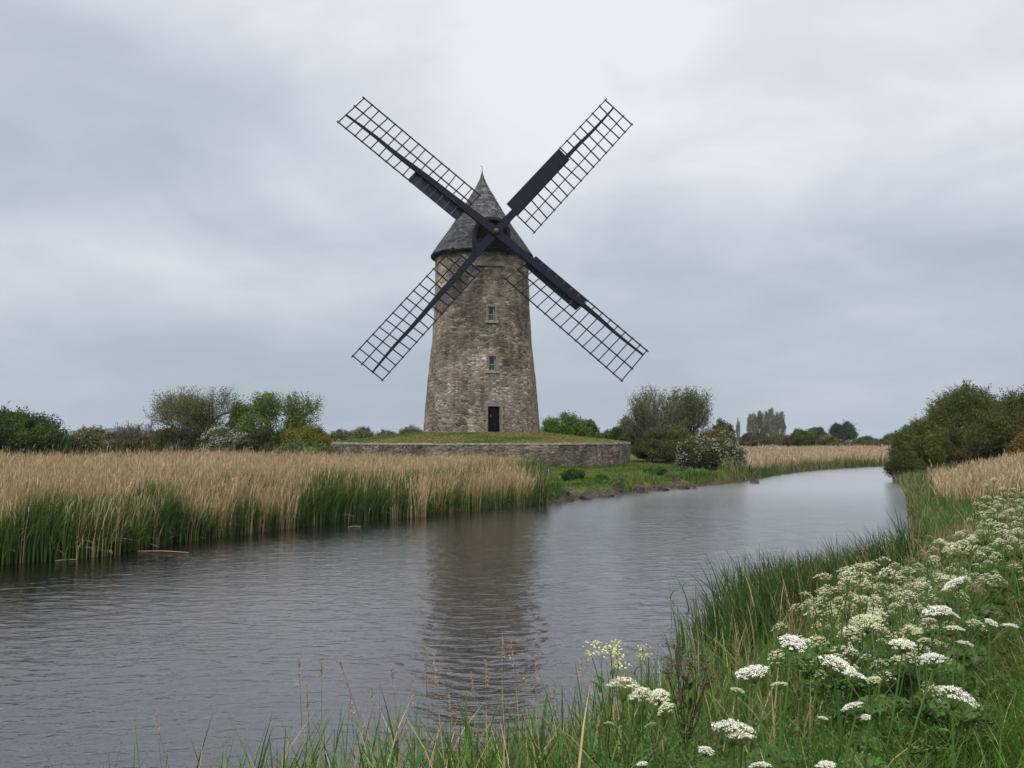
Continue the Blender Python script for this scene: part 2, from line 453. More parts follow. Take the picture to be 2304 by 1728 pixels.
# thin cloud in front of the sun: a broad bright area around its direction
sdir = (math.sin(SUN_AZ) * math.cos(SUN_EL), math.cos(SUN_AZ) * math.cos(SUN_EL), math.sin(SUN_EL))
dp = g.n('ShaderNodeVectorMath', operation='DOT_PRODUCT'); g.l(Dv, dp.inputs[0]); dp.inputs[1].default_value = sdir
glow = g.math('MULTIPLY', g.math('POWER', g.math('MAXIMUM', dp.outputs['Value'], 0.0), 8.0), 5.0)
skystr = g.math('ADD', zen.outputs[0], glow)
sky = g.n('ShaderNodeTexSky', sky_type='NISHITA'); sky.sun_disc = False
sky.sun_elevation = SUN_EL; sky.sun_rotation = SUN_AZ; sky.air_density = 1.0; sky.dust_density = 2.0
bg1 = g.n('ShaderNodeBackground'); bg1.inputs['Strength'].default_value = .10; g.l(sky.outputs[0], bg1.inputs['Color'])
bg2 = g.n('ShaderNodeBackground'); g.l(ccol, bg2.inputs['Color']); g.l(skystr, bg2.inputs['Strength'])
mx = g.n('ShaderNodeMixShader'); mx.inputs[0].default_value = .93
g.l(bg1.outputs[0], mx.inputs[1]); g.l(bg2.outputs[0], mx.inputs[2])
wo = g.n('ShaderNodeOutputWorld'); g.l(mx.outputs[0], wo.inputs[0])

sl = D.lights.new('sun', 'SUN'); sl.energy = 1.5; sl.angle = math.radians(14); sl.color = (1, .96, .9)
so = D.objects.new('sun', sl); COL.objects.link(so)
sd = Vector((math.sin(SUN_AZ) * math.cos(SUN_EL), math.cos(SUN_AZ) * math.cos(SUN_EL), math.sin(SUN_EL)))
so.rotation_euler = sd.to_track_quat('Z', 'Y').to_euler(); so.location = (-20, -30, 60)

vs = sc.view_settings; vs.view_transform = 'Standard'; vs.look = 'None'; vs.gamma = 1; vs.exposure = 0.0
sc.cycles.max_bounces = 6; sc.cycles.diffuse_bounces = 3; sc.cycles.glossy_bounces = 3; sc.cycles.transmission_bounces = 4
sc.cycles.transparent_max_bounces = 4; sc.cycles.sample_clamp_indirect = 6

# ------------------------------------------------------------------ river and terrain
def chaikin(P, k=2):
    P = np.asarray(P, float)
    for _ in range(k):
        a = P[:-1] * .75 + P[1:] * .25; b = P[:-1] * .25 + P[1:] * .75
        P = np.concatenate([P[:1], np.stack([a, b], 1).reshape(-1, 2), P[-1:]])
    return P

lp = [(0, 1268), (150, 1256), (300, 1237), (430, 1216), (600, 1192), (800, 1172), (1000, 1156), (1150, 1143), (1235, 1132), (1290, 1124), (1380, 1115),
      (1450, 1107), (1560, 1096), (1640, 1089), (1690, 1081), (1760, 1067), (1850, 1057), (1950, 1051), (2005, 1048.5)]
LEFT = [(-60, -40), (-36, -10), (-26, 4), (-18, 14)] + [tuple(at_z(x, y, 0)[:2]) for x, y in lp] + [(56, 106), (80, 101), (130, 84), (260, 30)]
RIGHT = [(-52, -50), (-26, -14), (-18, -3), (-11, 2.2), (-5, 5), (-1.6, 6.9), (.55, 8.8), (1.9, 10.6), (2.75, 12.4), (3.0, 14.2), (4.0, 17), (6.9, 20.0), (10.1, 25.5), (12.9, 31.7),
         (16.8, 42), (22.4, 56.5), (26.5, 70), (33, 80), (48, 82), (78, 75), (125, 56), (250, 0)]
LEFT = chaikin(LEFT, 2); RIGHT = chaikin(RIGHT, 2)
POLY = np.concatenate([LEFT, RIGHT[::-1]])


def seg_dist(x, y, P):
    x = np.asarray(x, float); best = np.full(x.shape, 1e18)
    for (ax, ay), (bx, by) in zip(P[:-1], P[1:]):
        dx, dy = bx - ax, by - ay
        t = np.clip(((x - ax) * dx + (y - ay) * dy) / (dx * dx + dy * dy), 0, 1)
        d = (x - ax - t * dx) ** 2 + (y - ay - t * dy) ** 2
        best = np.minimum(best, d)
    return np.sqrt(best)


def inside(x, y):
    x = np.asarray(x, float); c = np.zeros(x.shape, bool)
    P = POLY; Q = np.roll(P, -1, axis=0)
    for (ax, ay), (bx, by) in zip(P, Q):
        if ay == by: continue
        c ^= ((ay > y) != (by > y)) & (x < (bx - ax) * (y - ay) / (by - ay) + ax)
    return c


def river(x, y):
    """distance to left and right waterline (positive on land), and the land side"""
    dl = seg_dist(x, y, LEFT); dr = seg_dist(x, y, RIGHT); ins = inside(x, y)
    return dl, dr, ins


MX, MY = -2.61, 86.0          # mill axis
PLAT_R = 12.7


def ground(x, y):
    x = np.asarray(x, float); y = np.asarray(y, float)
    dl, dr, ins = river(x, y)
    left = dl <= dr
    stony = smooth(-2.0, 3.0, x) * smooth(42, 47, y) * (1 - smooth(16, 18, x))
    wl = .26 * (1 - stony) + .55 * stony
    zl = wl * smooth(0, 1.4 - .6 * stony, dl) + (.60 - wl) * smooth(1.0, 10, dl) + .03 * fnoise(x, y, .35) * smooth(1, 5, dl)
    far = smooth(26, 44, y)
    tr = 1.30 * (1 - far) + .85 * far
    wr = 4.6 * (1 - far) + 6 * far + 3.5 * smooth(15, 19, y) * (1 - smooth(28, 36, y))
    zr = .18 * smooth(0, .5, dr) + (tr - .18) * smooth(.2, wr, dr) + .04 * fnoise(x, y, .9) * smooth(1, 4, dr)
    zr = zr + .35 * smooth(20, 60, dr)
    z = np.where(left, zl, zr)
    zi = -np.minimum(1.3, .45 * np.minimum(dl, dr)) - .03
    return np.where(ins, zi, z)


def axis_lines(parts):
    out = []
    for a, b, s in parts: out.append(np.arange(a, b, s))
    v = np.unique(np.round(np.concatenate(out), 3)); return v


gx = np.concatenate([-np.geomspace(4000, 82, 22), axis_lines([(-80, -26, 1.5), (-26, -6, .5), (-6, 12, .22), (12, 40, .6), (40, 81, 1.6)]), np.geomspace(84, 4000, 22)])
gy = np.concatenate([-np.geomspace(600, 16, 10), axis_lines([(-15, 1, .8), (1, 18, .22), (18, 70, .45), (70, 125, .9)]), np.geomspace(127, 6000, 26)])
X, Y = np.meshgrid(gx, gy); Z = ground(X.ravel(), Y.ravel()).reshape(X.shape)
nx, ny = len(gx), len(gy)
idx = np.arange(nx * ny).reshape(ny, nx)
f = np.stack([idx[:-1, :-1], idx[:-1, 1:], idx[1:, 1:], idx[1:, :-1]], -1).reshape(-1, 4)
mb = MB(); mb.add(np.stack([X, Y, Z], -1).reshape(-1, 3), f)
tag(mb.build('ground', M_GROUND, smooth=True), kind='structure')
# water: a sheet of real ripples, finer near the bank where the camera stands
wx = np.concatenate([[-90, -60, -45], axis_lines([(-34, -13, .16), (-13, 13, .052), (13, 46, .13)]), np.linspace(46.5, 280, 40)])
wy = np.concatenate([[-60, -20, 0, 2.5], np.exp(np.arange(math.log(5), math.log(112), .0042)), [114, 125]])
WX, WY = np.meshgrid(wx, wy); fx_, fy_ = WX.ravel(), WY.ravel(); hz = np.zeros(len(fx_))
wr_ = np.random.default_rng(17)
cell = np.maximum(np.where(np.abs(fx_) < 13, .052, .14), fy_ * .0042)
qx, qy = fx_ + .35 * fnoise(fx_, fy_, .45), fy_ + .35 * fnoise(fx_ + 40, fy_, .5)
gust = np.clip(.85 + .40 * fnoise(fx_ * .6, fy_, .09), .25, 1.7)
for k in range(56):
    lam = math.exp(wr_.uniform(math.log(.16), math.log(1.3))); th = wr_.normal() * .7 + 1.3     # wind blowing across and up the river
    kk = 2 * PI / lam; slope = .0150 if lam < .45 else .0050
    ph_ = wr_.uniform(0, 6.28); q = qx * math.cos(th) + qy * math.sin(th)
    hz += slope / kk * np.sin(kk * q + ph_) * smooth(3.0, 5.0, lam / cell)
hz *= gust
i2 = np.arange(len(fx_)).reshape(WX.shape)
mb = MB(); mb.add(np.stack([fx_, fy_, hz], 1), np.stack([i2[:-1, :-1], i2[:-1, 1:], i2[1:, 1:], i2[1:, :-1]], -1).reshape(-1, 4))
tag(mb.build('water', M_WATER, smooth=True), kind='structure')

# far low hill on the left skyline
mb = MB()
hx = np.linspace(-1, 1, 60); hy = np.linspace(-1, 1, 24)
hX, hY = np.meshgrid(hx, hy)
cxh = at_y(250, 985, 1500)[0]
hz = 0 + 17 * np.clip(np.cos(hX * PI / 2), 0, 1) ** 1.3 * np.cos(hY * PI / 2) * (1 + .12 * np.sin(hX * 9)) + .5 * np.sin(hX * 60) * np.cos(hX * PI / 2)
i2 = np.arange(60 * 24).reshape(24, 60)
mb.add(np.stack([cxh + hX * 130, 1500 + hY * 110, hz], -1).reshape(-1, 3), np.stack([i2[:-1, :-1], i2[:-1, 1:], i2[1:, 1:], i2[1:, :-1]], -1).reshape(-1, 4))
tag(mb.build('hill', plain_material('far_woodland', (.035, .06, .03), .95, .4, .05), smooth=True), kind='structure')

# ------------------------------------------------------------------ windmill
YAW = math.radians(13.3)
ZB = 3.22                                                     # where the tower meets the mound
mill = empty('windmill', (MX, MY, ZB), 'tall round stone windmill with black lattice sails and slate cone cap on a walled mound', 'windmill')
MO = np.array([MX, MY, ZB])


def zpx(y, Yd=81.4): return at_y(1116, y, Yd)[2]


def radial(phi, r, z): return np.stack([MX + np.sin(phi) * r, MY - np.cos(phi) * r, z + 0 * np.asarray(phi)], -1)


prof_z = np.array([ZB - .7, 3.3, zpx(861, 86), zpx(774, 86), zpx(694, 86), zpx(580, 86) + .25])
prof_r = np.array([5.10, 5.03, 4.70, 4.32, 4.12, 4.03])
def rad(z): return np.interp(z, prof_z, prof_r)

TOPZ = prof_z[-1]
openings = []                                                 # phi0, half width m, z0, z1
openings.append((YAW, .515, ZB + .02, zpx(914.5)))                     # door
openings.append((math.radians(12.6), .30, zpx(834), zpx(801)))         # lower window
openings.append((math.radians(12.6), .29, zpx(720), zpx(688)))         # upper window
ph = set(np.round(np.linspace(-PI, PI, 181)[:-1], 5)); zz = set(np.round(np.linspace(prof_z[0], TOPZ, 60), 3))
for p0, hw, z0, z1 in openings:
    r = rad((z0 + z1) / 2); a0, a1 = p0 - hw / r, p0 + hw / r
    ph = {p for p in ph if not (a0 - .012 < p < a1 + .012)} | {a0, a1}
    zz = {z for z in zz if not (abs(z - z0) < .06 or abs(z - z1) < .06)} | {z0, z1}
ph = np.array(sorted(ph)); zz = np.array(sorted(zz))
mb = MB()
NP, NZ = len(ph), len(zz)
PH, ZZ = np.meshgrid(ph, zz)
RR = rad(ZZ) + .025 * fnoise(PH * 9, ZZ * 2.2, .9)
V = np.stack([MX + np.sin(PH) * RR, MY - np.cos(PH) * RR, ZZ], -1)
fs = []
for j in range(NZ - 1):
    for i in range(NP):
        i2 = (i + 1) % NP
        pm = ph[i] + ((ph[i2] - ph[i]) % (2 * PI)) / 2; zm = (zz[j] + zz[j + 1]) / 2
        if any(abs(pm - p0) < hw / rad((z0 + z1) / 2) and z0 < zm < z1 for p0, hw, z0, z1 in openings): continue
        fs.append((j * NP + i, j * NP + i2, (j + 1) * NP + i2, (j + 1) * NP + i))
mb.add(V.reshape(-1, 3), fs)
for p0, hw, z0, z1 in openings:                                # reveals of the openings
    r = rad((z0 + z1) / 2); a0, a1 = p0 - hw / r, p0 + hw / r
    def P(a, z, k): 
        return radial(np.array(a), rad(z) - k, z)
    for a in (a0, a1): mb.quads([[P(a, z0, -.01), P(a, z1, -.01), P(a, z1, .5), P(a, z0, .5)]])
    for z in (z0, z1): mb.quads([[P(a0, z, -.01), P(a1, z, -.01), P(a1, z, .5), P(a0, z, .5)]])
mb.build('tower', M_STONE, mill, MO, smooth=True)


def frame_axes(p0):
    o = np.array([math.sin(p0), -math.cos(p0), 0]); s = np.array([math.cos(p0), math.sin(p0), 0])
    return o, s, np.array([0, 0, 1.])


UP = np.array([0, 0, 1.])
AX = np.array([MX, MY, 0.])
# door
p0, hw, z0, z1 = openings[0]; o_, s_, u_ = frame_axes(p0); r = rad((z0 + z1) / 2)
mb = MB(); c = AX + o_ * (r - .30) + UP * (z0 + z1) / 2
mb.box(c, s_ * (hw - .01), o_ * .03, UP * ((z1 - z0) / 2 - .01))
for k in (-2, -1, 0, 1, 2): mb.box(c + s_ * k * .2 + o_ * .036, s_ * .09, o_ * .008, UP * ((z1 - z0) / 2 - .05))
door = mb.build('door', M_DOOR, mill, MO)
mb = MB(); mb.box(c + o_ * .075 - s_ * .22 + UP * .38, s_ * .013, o_ * .03, UP * .09); mb.build('handle', M_WHITE, door, MO)
mb = MB()
for sgn in (-1, 1):
    zq = z0
    for k in range(6):
        hh = (z1 - z0) / 6; wq = .11 + .06 * ((k + (sgn > 0)) % 2)
        mb.box(AX + o_ * (r - .03 + .02 * (1 - k / 5)) + s_ * sgn * (hw + wq) + UP * (zq + hh / 2), s_ * (wq - .004), o_ * .13, UP * (hh / 2 - .012)); zq += hh
mb.box(AX + o_ * (rad(z1) - .06) + UP * (z1 + .13), s_ * (hw + .32), o_ * .16, UP * .125)
mb.build('door_surround', M_DRESS, mill, MO)
# windows
for p0, hw, z0, z1 in openings[1:]:
    o_, s_, u_ = frame_axes(p0); r = rad((z0 + z1) / 2); zc_ = (z0 + z1) / 2; hh = (z1 - z0) / 2
    c = AX + o_ * (r - .22) + UP * zc_
    mb = MB(); mb.box(c - o_ * .05, s_ * (hw - .02), o_ * .01, UP * (hh - .02)); 
    win = mb.build('window', M_GLASS, mill, MO)
    mb = MB()
    for sgn in (-1, 1):
        mb.box(c + s_ * sgn * (hw - .075), s_ * .032, o_ * .035, UP * (hh - .03))
        mb.box(c + UP * sgn * (hh - .06) , s_ * (hw - .112), o_ * .032, UP * .035)
    mb.box(c - UP * .05, s_ * (hw - .112), o_ * .03, UP * .025)
    mb.box(c - UP * (hh * .5 + .06), s_ * .014, o_ * .026, UP * (hh * .5 - .05))
    mb.build('frame', M_WHITE, win, MO)
    mb = MB()
    for sgn in (-1, 1): mb.box(AX + o_ * (r - .055) + s_ * sgn * (hw + .09) + UP * zc_, s_ * .088, o_ * .09, UP * hh)
    mb.box(AX + o_ * (rad(z1) - .05) + UP * (z1 + .10), s_ * (hw + .2), o_ * .10, UP * .095)
    mb.build('surround', M_DRESS, win, MO)
    mb = MB(); mb.box(AX + o_ * (r + .03) + UP * (z0 - .10), s_ * (hw + .26), o_ * .16, UP * .085); mb.build('sill', M_SILL, win, MO)
# pale lintel band under the eaves
p0 = math.radians(11); o_, s_, u_ = frame_axes(p0); zl = zpx(590)
mb = MB(); mb.box(AX + o_ * (rad(zl) + .0) + UP * zl, s_ * 1.2, o_ * .12, UP * .2)
mb.build('lintel', M_DRESS, mill, MO)
# moss tuft growing from the wall
mb = MB(); rr = np.random.default_rng(3); o_, s_, u_ = frame_axes(math.radians(29)); c = AX + o_ * rad(zpx(728)) + UP * zpx(728)
Cn = c + rr.normal(size=(160, 3)) * .13; mb.leaves(Cn, rr.normal(size=(160, 3)), .09, np.tile([.07, .09, .02], (160, 1)), rr); tag(mb.build('moss', M_LEAF, mill, MO), kind='stuff')

# cap: cone of slate shingles with a bell-cast profile
EZ = at_y(1082, 578, 86)[2]; AZ = at_y(1082, 389, 86)[2]; CH = AZ - EZ
fh = np.array([0, .076, .183, .36, .556, .716, .858, 1.0]); fr = np.array([.012, .045, .135, .31, .50, .675, .845, 1.0])
def conr(t): return np.interp(t, fh, fr) * 4.44
mb = MB(); rr = np.random.default_rng(5)
T = np.linspace(0, 1, 40); a = np.linspace(0, 2 * PI, 73)[:-1]
TT, AA = np.meshgrid(T, a, indexing='ij'); R0 = conr(TT) - .035
V = np.stack([MX + np.sin(AA) * R0, MY - np.cos(AA) * R0, AZ - TT * CH], -1)
i2 = np.arange(40 * 72).reshape(40, 72); i3 = np.roll(i2, -1, axis=1)
mb.add(V.reshape(-1, 3), np.stack([i2[:-1], i3[:-1], i3[1:], i2[1:]], -1).reshape(-1, 4))
NC = 46
for k in range(NC):
    t0, t1 = k / NC, min(1.004, (k + 1.12) / NC)
    rm = conr((t0 + t1) / 2); n = max(8, int(2 * PI * rm / .33))
    ph0 = rr.uniform(0, 6.28) 
    e = ph0 + (np.arange(n) + rr.uniform(-.16, .16, n)) * 2 * PI / n; e2 = np.roll(e, -1); e2[-1] += 2 * PI
    g_ = (e2 - e) * .03
    tb = t1 + rr.uniform(-.004, .006, n); lift = rr.uniform(.012, .05, n)
    ra_, rb_ = conr(t0) - .01, conr(np.minimum(tb, 1)) + lift
    za, zb_ = AZ - t0 * CH + 0 * e, AZ - tb * CH
    Q = np.stack([np.stack([MX + np.sin(e + g_) * ra_, MY - np.cos(e + g_) * ra_, za], -1), np.stack([MX + np.sin(e2 - g_) * ra_, MY - np.cos(e2 - g_) * ra_, za], -1),
                  np.stack([MX + np.sin(e2 - g_) * rb_, MY - np.cos(e2 - g_) * rb_, zb_], -1), np.stack([MX + np.sin(e + g_) * rb_, MY - np.cos(e + g_) * rb_, zb_], -1)], 1)
    mb.quads(Q[:, ::-1])
    # butt edge thickness
    Q2 = np.stack([Q[:, 3], Q[:, 2], Q[:, 2] * [1, 1, 1] - (np.stack([np.sin(e2), -np.cos(e2), 0 * e], -1)) * .03, Q[:, 3] - (np.stack([np.sin(e), -np.cos(e), 0 * e], -1)) * .03], 1)
    mb.quads(Q2)
cap = mb.build('roof', M_SHINGLE, mill, MO)
# eave board and boarded underside
mb = MB(); a = np.linspace(0, 2 * PI, 97)[:-1]
rings = [(4.46, EZ + .03), (4.44, EZ - .15), (4.28, EZ - .27), (3.98, EZ - .16), (3.96, EZ + .2)]
V = np.concatenate([np.stack([MX + np.sin(a) * r_, MY - np.cos(a) * r_, z_ + 0 * a], -1) for r_, z_ in rings])
i2 = np.arange(96 * len(rings)).reshape(len(rings), 96); i3 = np.roll(i2, -1, axis=1)
mb.add(V, np.stack([i2[:-1], i3[:-1], i3[1:], i2[1:]], -1).reshape(-1, 4)); mb.build('eave', M_BLACK, cap, MO, smooth=True)
mb = MB(); tip = np.array([MX, MY, AZ])
mb.tubes([tip - UP * .3, tip + UP * .12], [tip + UP * .12, tip + UP * .55], [.10, .03], [.05, .022], 6)
mb.tubes([tip + UP * .55], [tip + UP * .62 - np.array([.17, 0, 0])], [.03], [.015], 5); mb.build('finial', M_BLACK, cap, MO)

# wheel plane
TILT = math.radians(4)
fo = np.array([math.sin(YAW), -math.cos(YAW), 0])
nrm = fo * math.cos(TILT) + UP * math.sin(TILT)
hub_d = 5.35
zh = at_y(1116.4, 522.2, MY - hub_d * math.cos(YAW))[2]
hubp = np.array([MX, MY, 0]) + fo * hub_d; hubp[2] = zh


def onwheel(p, off=0.0):
    d = ray(*p); o = np.array([0, 0, H]); q = hubp + nrm * off
    return o + d * ((q - o).dot(nrm) / d.dot(nrm))


# dormer hood over the windshaft
mb = MB(); rt = np.cross(fo, UP); rt = np.array([math.cos(YAW), math.sin(YAW), 0])
def hood(mb, w, h, zc0, d0, d1, thick):
    n = 14; pts = []
    for k in range(n + 1):
        th = PI * k / n
        pts.append((math.cos(th) * w, max(0, math.sin(th)) ** .85 * h))
    pts = [(w * 1.12, -1.55)] + pts + [(-w * 1.12, -1.55)]
    ring = lambda d, k: [AX + fo * d + rt * x * k + UP * (zc0 + (y * k if y > 0 else y)) for x, y in pts]
    A = ring(d0, 1); B = ring(d1, 1); C = ring(d1, 1 - thick); E = ring(d1 - .45, 1 - thick)
    m_ = len(pts)
    for P_, Q_ in ((A, B), (B, C), (C, E)):
        mb.add(P_ + Q_, [(i, i + 1, m_ + i + 1, m_ + i) for i in range(m_ - 1)])
    return E
E = hood(mb, 1.55, 1.42, zh + .12, 1.2, 4.25, .17)
dorm = mb.build('dormer', M_SHUT, cap, MO)
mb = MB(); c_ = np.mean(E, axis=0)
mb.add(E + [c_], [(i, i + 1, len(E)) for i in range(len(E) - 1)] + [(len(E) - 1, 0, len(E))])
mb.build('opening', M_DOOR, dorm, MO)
mb = MB()
for k in range(-3, 4):                                        # boarded breast below the shaft
    mb.box(AX + fo * 4.36 + rt * k * .36 + UP * (EZ + .38 - .05 * abs(k)), rt * .17, fo * .05, UP * (.62 - .06 * abs(k)))
mb.box(AX + fo * 4.3 + UP * (EZ - .1), rt * 1.6, fo * .14, UP * .14)
mb.build('breast_board', M_BLACK, cap, MO)

# windshaft and poll end
mb = MB(); mb.tubes([hubp - nrm * 2.6, hubp - nrm * .5], [hubp - nrm * .5, hubp + nrm * .34], [.34, .36], [.34, .30], 10)
mb.build('windshaft', M_BLACK, mill, MO, smooth=True)
mb = MB(); mb.tubes([hubp + nrm * .25, hubp + nrm * .42], [hubp + nrm * .42, hubp + nrm * .62], [.30, .24], [.27, .15], 10)
ring = [hubp + nrm * .62 + (rt * math.cos(t) + np.cross(nrm, rt) * math.sin(t)) * .15 for t in np.arange(10) * 2 * PI / 10]
mb.add(ring + [hubp + nrm * .66], [(i, (i + 1) % 10, 10) for i in range(10)])
mb.build('poll_end', M_IRON, mill, MO)

lerp = lambda a, b, t: a * (1 - t) + b * t
SAILS = {
    'ul': dict(OW=(818.6, 220.8), ON=(761.7, 275.3), T=(778.5, 256.9), IW=(1077.9, 439.2), IN=(1029.4, 494.4), shut=(0, .42)),
    'ur': dict(OW=(1420.8, 281), ON=(1362.9, 224.5), T=(1381.7, 242.9), IW=(1201, 523.9), IN=(1141.4, 459.3), shut=(0, .52)),
    'lr': dict(OW=(1398, 856), ON=(1455.9, 789.2), T=(1445.9, 799.2), IW=(1137.1, 629.2), IN=(1205, 576.7), shut=(0, .46)),
    'll': dict(OW=(793.5, 801.5), ON=(861.1, 854.4), T=(836.3, 837.7), IW=(1018, 560), IN=(1081, 610), shut=None),
}
srng = np.random.default_rng(21)
for key, S in SAILS.items():
    P3 = {k: onwheel(S[k], -.14) for k in ('OW', 'ON', 'IW', 'IN')}
    Tp = onwheel(S['T'], .05)
    wid = P3['OW'] - P3['ON']; wid /= np.linalg.norm(wid)
    # weather twist: the wide edge swings back a little towards the tip-less end
    tw = lambda t: nrm * (.28 * (1 - t))
    We = lambda t: lerp(P3['IW'], P3['OW'], t) + tw(t) * 0.35
    Ne = lambda t: lerp(P3['IN'], P3['ON'], t) - tw(t) * 0.35
    hubdir = Tp - hubp
    mb = MB()
    n = 10
    pts = []
    for k in range(n + 1):
        t = k / n
        wob_ = wid * .05 * math.sin(t * 7 + len(pts)) * t
        pts.append(lerp(hubp + nrm * (.12 if key in ('ul', 'lr') else -.16), Tp, t) + wob_)
    wd = lambda t: .31 * (1 - t) ** 1.0 * .86 + .075
    for k in range(n):
        mb.bar(pts[k], pts[k + 1], wd(k / n), wd((k + 1) / n), wd(k / n) * .6, wd((k + 1) / n) * .6, wid)
    sail = mb.build('sail', M_BLACK, mill, MO)
    tag(sail)
    # lattice: cross bars, hemlaths and uplongs
    mb = MB(); NCELL = 15
    def grid(a, s):                                            # a along 0..1, s across: 0 narrow edge .. 1 wide edge
        return lerp(Ne(a), We(a), s)
    for i in range(NCELL + 1):
        a = i / NCELL
        if S['shut'] and a < S['shut'][1] - .02:
            wt = (pts[0] + (Tp - pts[0]) * 0)                 # start at the whip when the narrow side is boarded
            s0 = .30
        else: s0 = -.03
        j = srng.uniform(-.006, .006)
        mb.bar(grid(a + j, s0), grid(a - j, 1.03), .051, .051, .04, .04, nrm)
    # fraction across where the whip sits at the outer end
    sT = np.linalg.norm(Tp - P3['ON']) / np.linalg.norm(P3['OW'] - P3['ON'])
    mids = (sT + 1) / 2
    for s, aa0 in ((1.0, -.012), (mids, 0.0)):
        for k in range(12):
            a0, a1 = lerp(aa0, 1.012, k / 12), lerp(aa0, 1.012, (k + 1) / 12)
            mb.bar(grid(a0, s) + nrm * .02, grid(a1, s) + nrm * .02, .051, .051, .045, .045, nrm)
    a_s = (S['shut'][1] - .02) if S['shut'] else 0
    for k in range(12):
        a0, a1 = lerp(a_s, 1.012, k / 12), lerp(a_s, 1.012, (k + 1) / 12)
        mb.bar(grid(a0, 0), grid(a1, 0), .051, .051, .045, .045, nrm)
    mb.build('lattice', M_BLACK, sail, MO)
    if S['shut']:
        mb = MB(); a0, a1 = S['shut']; nb = 7
        for k in range(nb):
            b0, b1 = lerp(a0, a1, k / nb) , lerp(a0, a1, (k + 1) / nb) - .0008
            sw0, sw1 = .40, .40
            q = [grid(b0, -.02), grid(b1, -.02), grid(b1, sw1), grid(b0, sw0)]
            off = nrm * .03
            q = [p + off for p in q]; q2 = [p - nrm * .06 for p in q]
            mb.add(q + q2, [(0, 1, 2, 3), (7, 6, 5, 4), (0, 4, 5, 1), (1, 5, 6, 2), (2, 6, 7, 3), (3, 7, 4, 0)])
        mb.build('shutter', M_SHUT if key == 'ul' else M_BLACK, sail, MO)
    else:
        mb = MB()                                              # close-meshed netting on the inner bays
        for i in range(61):
            a = .42 * i / 60
            mb.bar(grid(a, .0), grid(a, .42), .012, .012, .008, .008, nrm)
        for s in np.linspace(0, .42, 17)[1:]:
            mb.bar(grid(0, s), grid(.42, s), .012, .012, .008, .008, nrm)
        mb.build('netting', M_BLACK, sail, MO)

# ------------------------------------------------------------------ retaining wall and mound
WTOP = 2.52
mb = MB(); a = np.linspace(0, 2 * PI, 361)[:-1]; zs = np.linspace(.2, WTOP - .12, 16)
AA, ZZ = np.meshgrid(a, zs)
RR = PLAT_R + .05 * (1 - (ZZ - .2) / 2.3) + .035 * fnoise(AA * 30, ZZ * 5, 1.0)
i2 = np.arange(360 * 16).reshape(16, 360); i3 = np.roll(i2, -1, axis=1)
mb.add(np.stack([MX + np.sin(AA) * RR, MY - np.cos(AA) * RR, ZZ], -1).reshape(-1, 3), np.stack([i2[:-1], i3[:-1], i3[1:], i2[1:]], -1).reshape(-1, 4))
pw = mb.build('retaining_wall', M_WALL, origin=(MX, MY, .55), smooth=True)
tag(pw, 'low curved rubble stone wall holding up the grassy mound under the windmill', 'stone wall')
mb = MB(); rr = np.random.default_rng(8)
n = 150; e = np.sort((np.arange(n) + rr.uniform(-.3, .3, n)) * 2 * PI / n)
for k in range(n):
    e0, e1 = e[k] + .0012, (e[(k + 1) % n] + (2 * PI if k == n - 1 else 0)) - .0012
    ro, ri = PLAT_R + rr.uniform(-.01, .06), PLAT_R - .45; zt = WTOP + rr.uniform(-.045, .03); zb_ = WTOP - .14
    c4 = [(e0, ri), (e0, ro), (e1, ro), (e1, ri)]
    v = [(MX + math.sin(q) * r_, MY - math.cos(q) * r_, z_) for z_ in (zb_, zt) for q, r_ in c4]
    mb.add(v, [(4, 5, 6, 7), (0, 1, 5, 4), (1, 2, 6, 5), (2, 3, 7, 6), (3, 0, 4, 7)])
mb.build('coping', M_COPE, pw, (MX, MY, .55))
mb = MB(); R_ = np.linspace(0, PLAT_R - .3, 26); a = np.linspace(0, 2 * PI, 145)[:-1]
RR, AA = np.meshgrid(R_, a, indexing='ij')
def mound_z(r): return ZB + .08 - (ZB + .08 - WTOP + .04) * np.clip((r - 5.0) / (PLAT_R - 5.3), 0, 1) ** 1.15
ZZ = mound_z(RR) + .03 * fnoise(RR * np.sin(AA), RR * np.cos(AA), .8)
i2 = np.arange(26 * 144).reshape(26, 144); i3 = np.roll(i2, -1, axis=1)
mb.add(np.stack([MX + np.sin(AA) * RR, MY - np.cos(AA) * RR, ZZ], -1).reshape(-1, 3), np.stack([i2[:-1], i3[:-1], i3[1:], i2[1:]], -1).reshape(-1, 4))
tag(mb.build('mound', M_TURF, smooth=True), kind='structure')

# ------------------------------------------------------------------ trees and bushes
def cvar(c, n, rng, v=.22):
    c = np.asarray(c, float) * [1.22, 1.12, .88]
    k = 1 + rng.normal(size=(n, 1)) * v * .5
    return np.clip(np.asarray(c) * k * (1 + rng.normal(size=(n, 3)) * .06), .003, 1)


def stems_from(base, ends, rng, r0, mb, k=5):
    for e in ends:
        p = base + rng.normal(size=3) * [r0 * 2, r0 * 2, 0]; n = 5; prev = p; d = e - p
        bow = rng.normal(size=3) * np.linalg.norm(d) * .07
        for i in range(1, n + 1):
            t = i / n; q = p + d * t + bow * math.sin(t * PI) - np.array([0, 0, .0])
            mb.tubes([prev], [q], r0 * (1 - (t - 1 / n) * .8), r0 * (1 - t * .8), k); prev = q


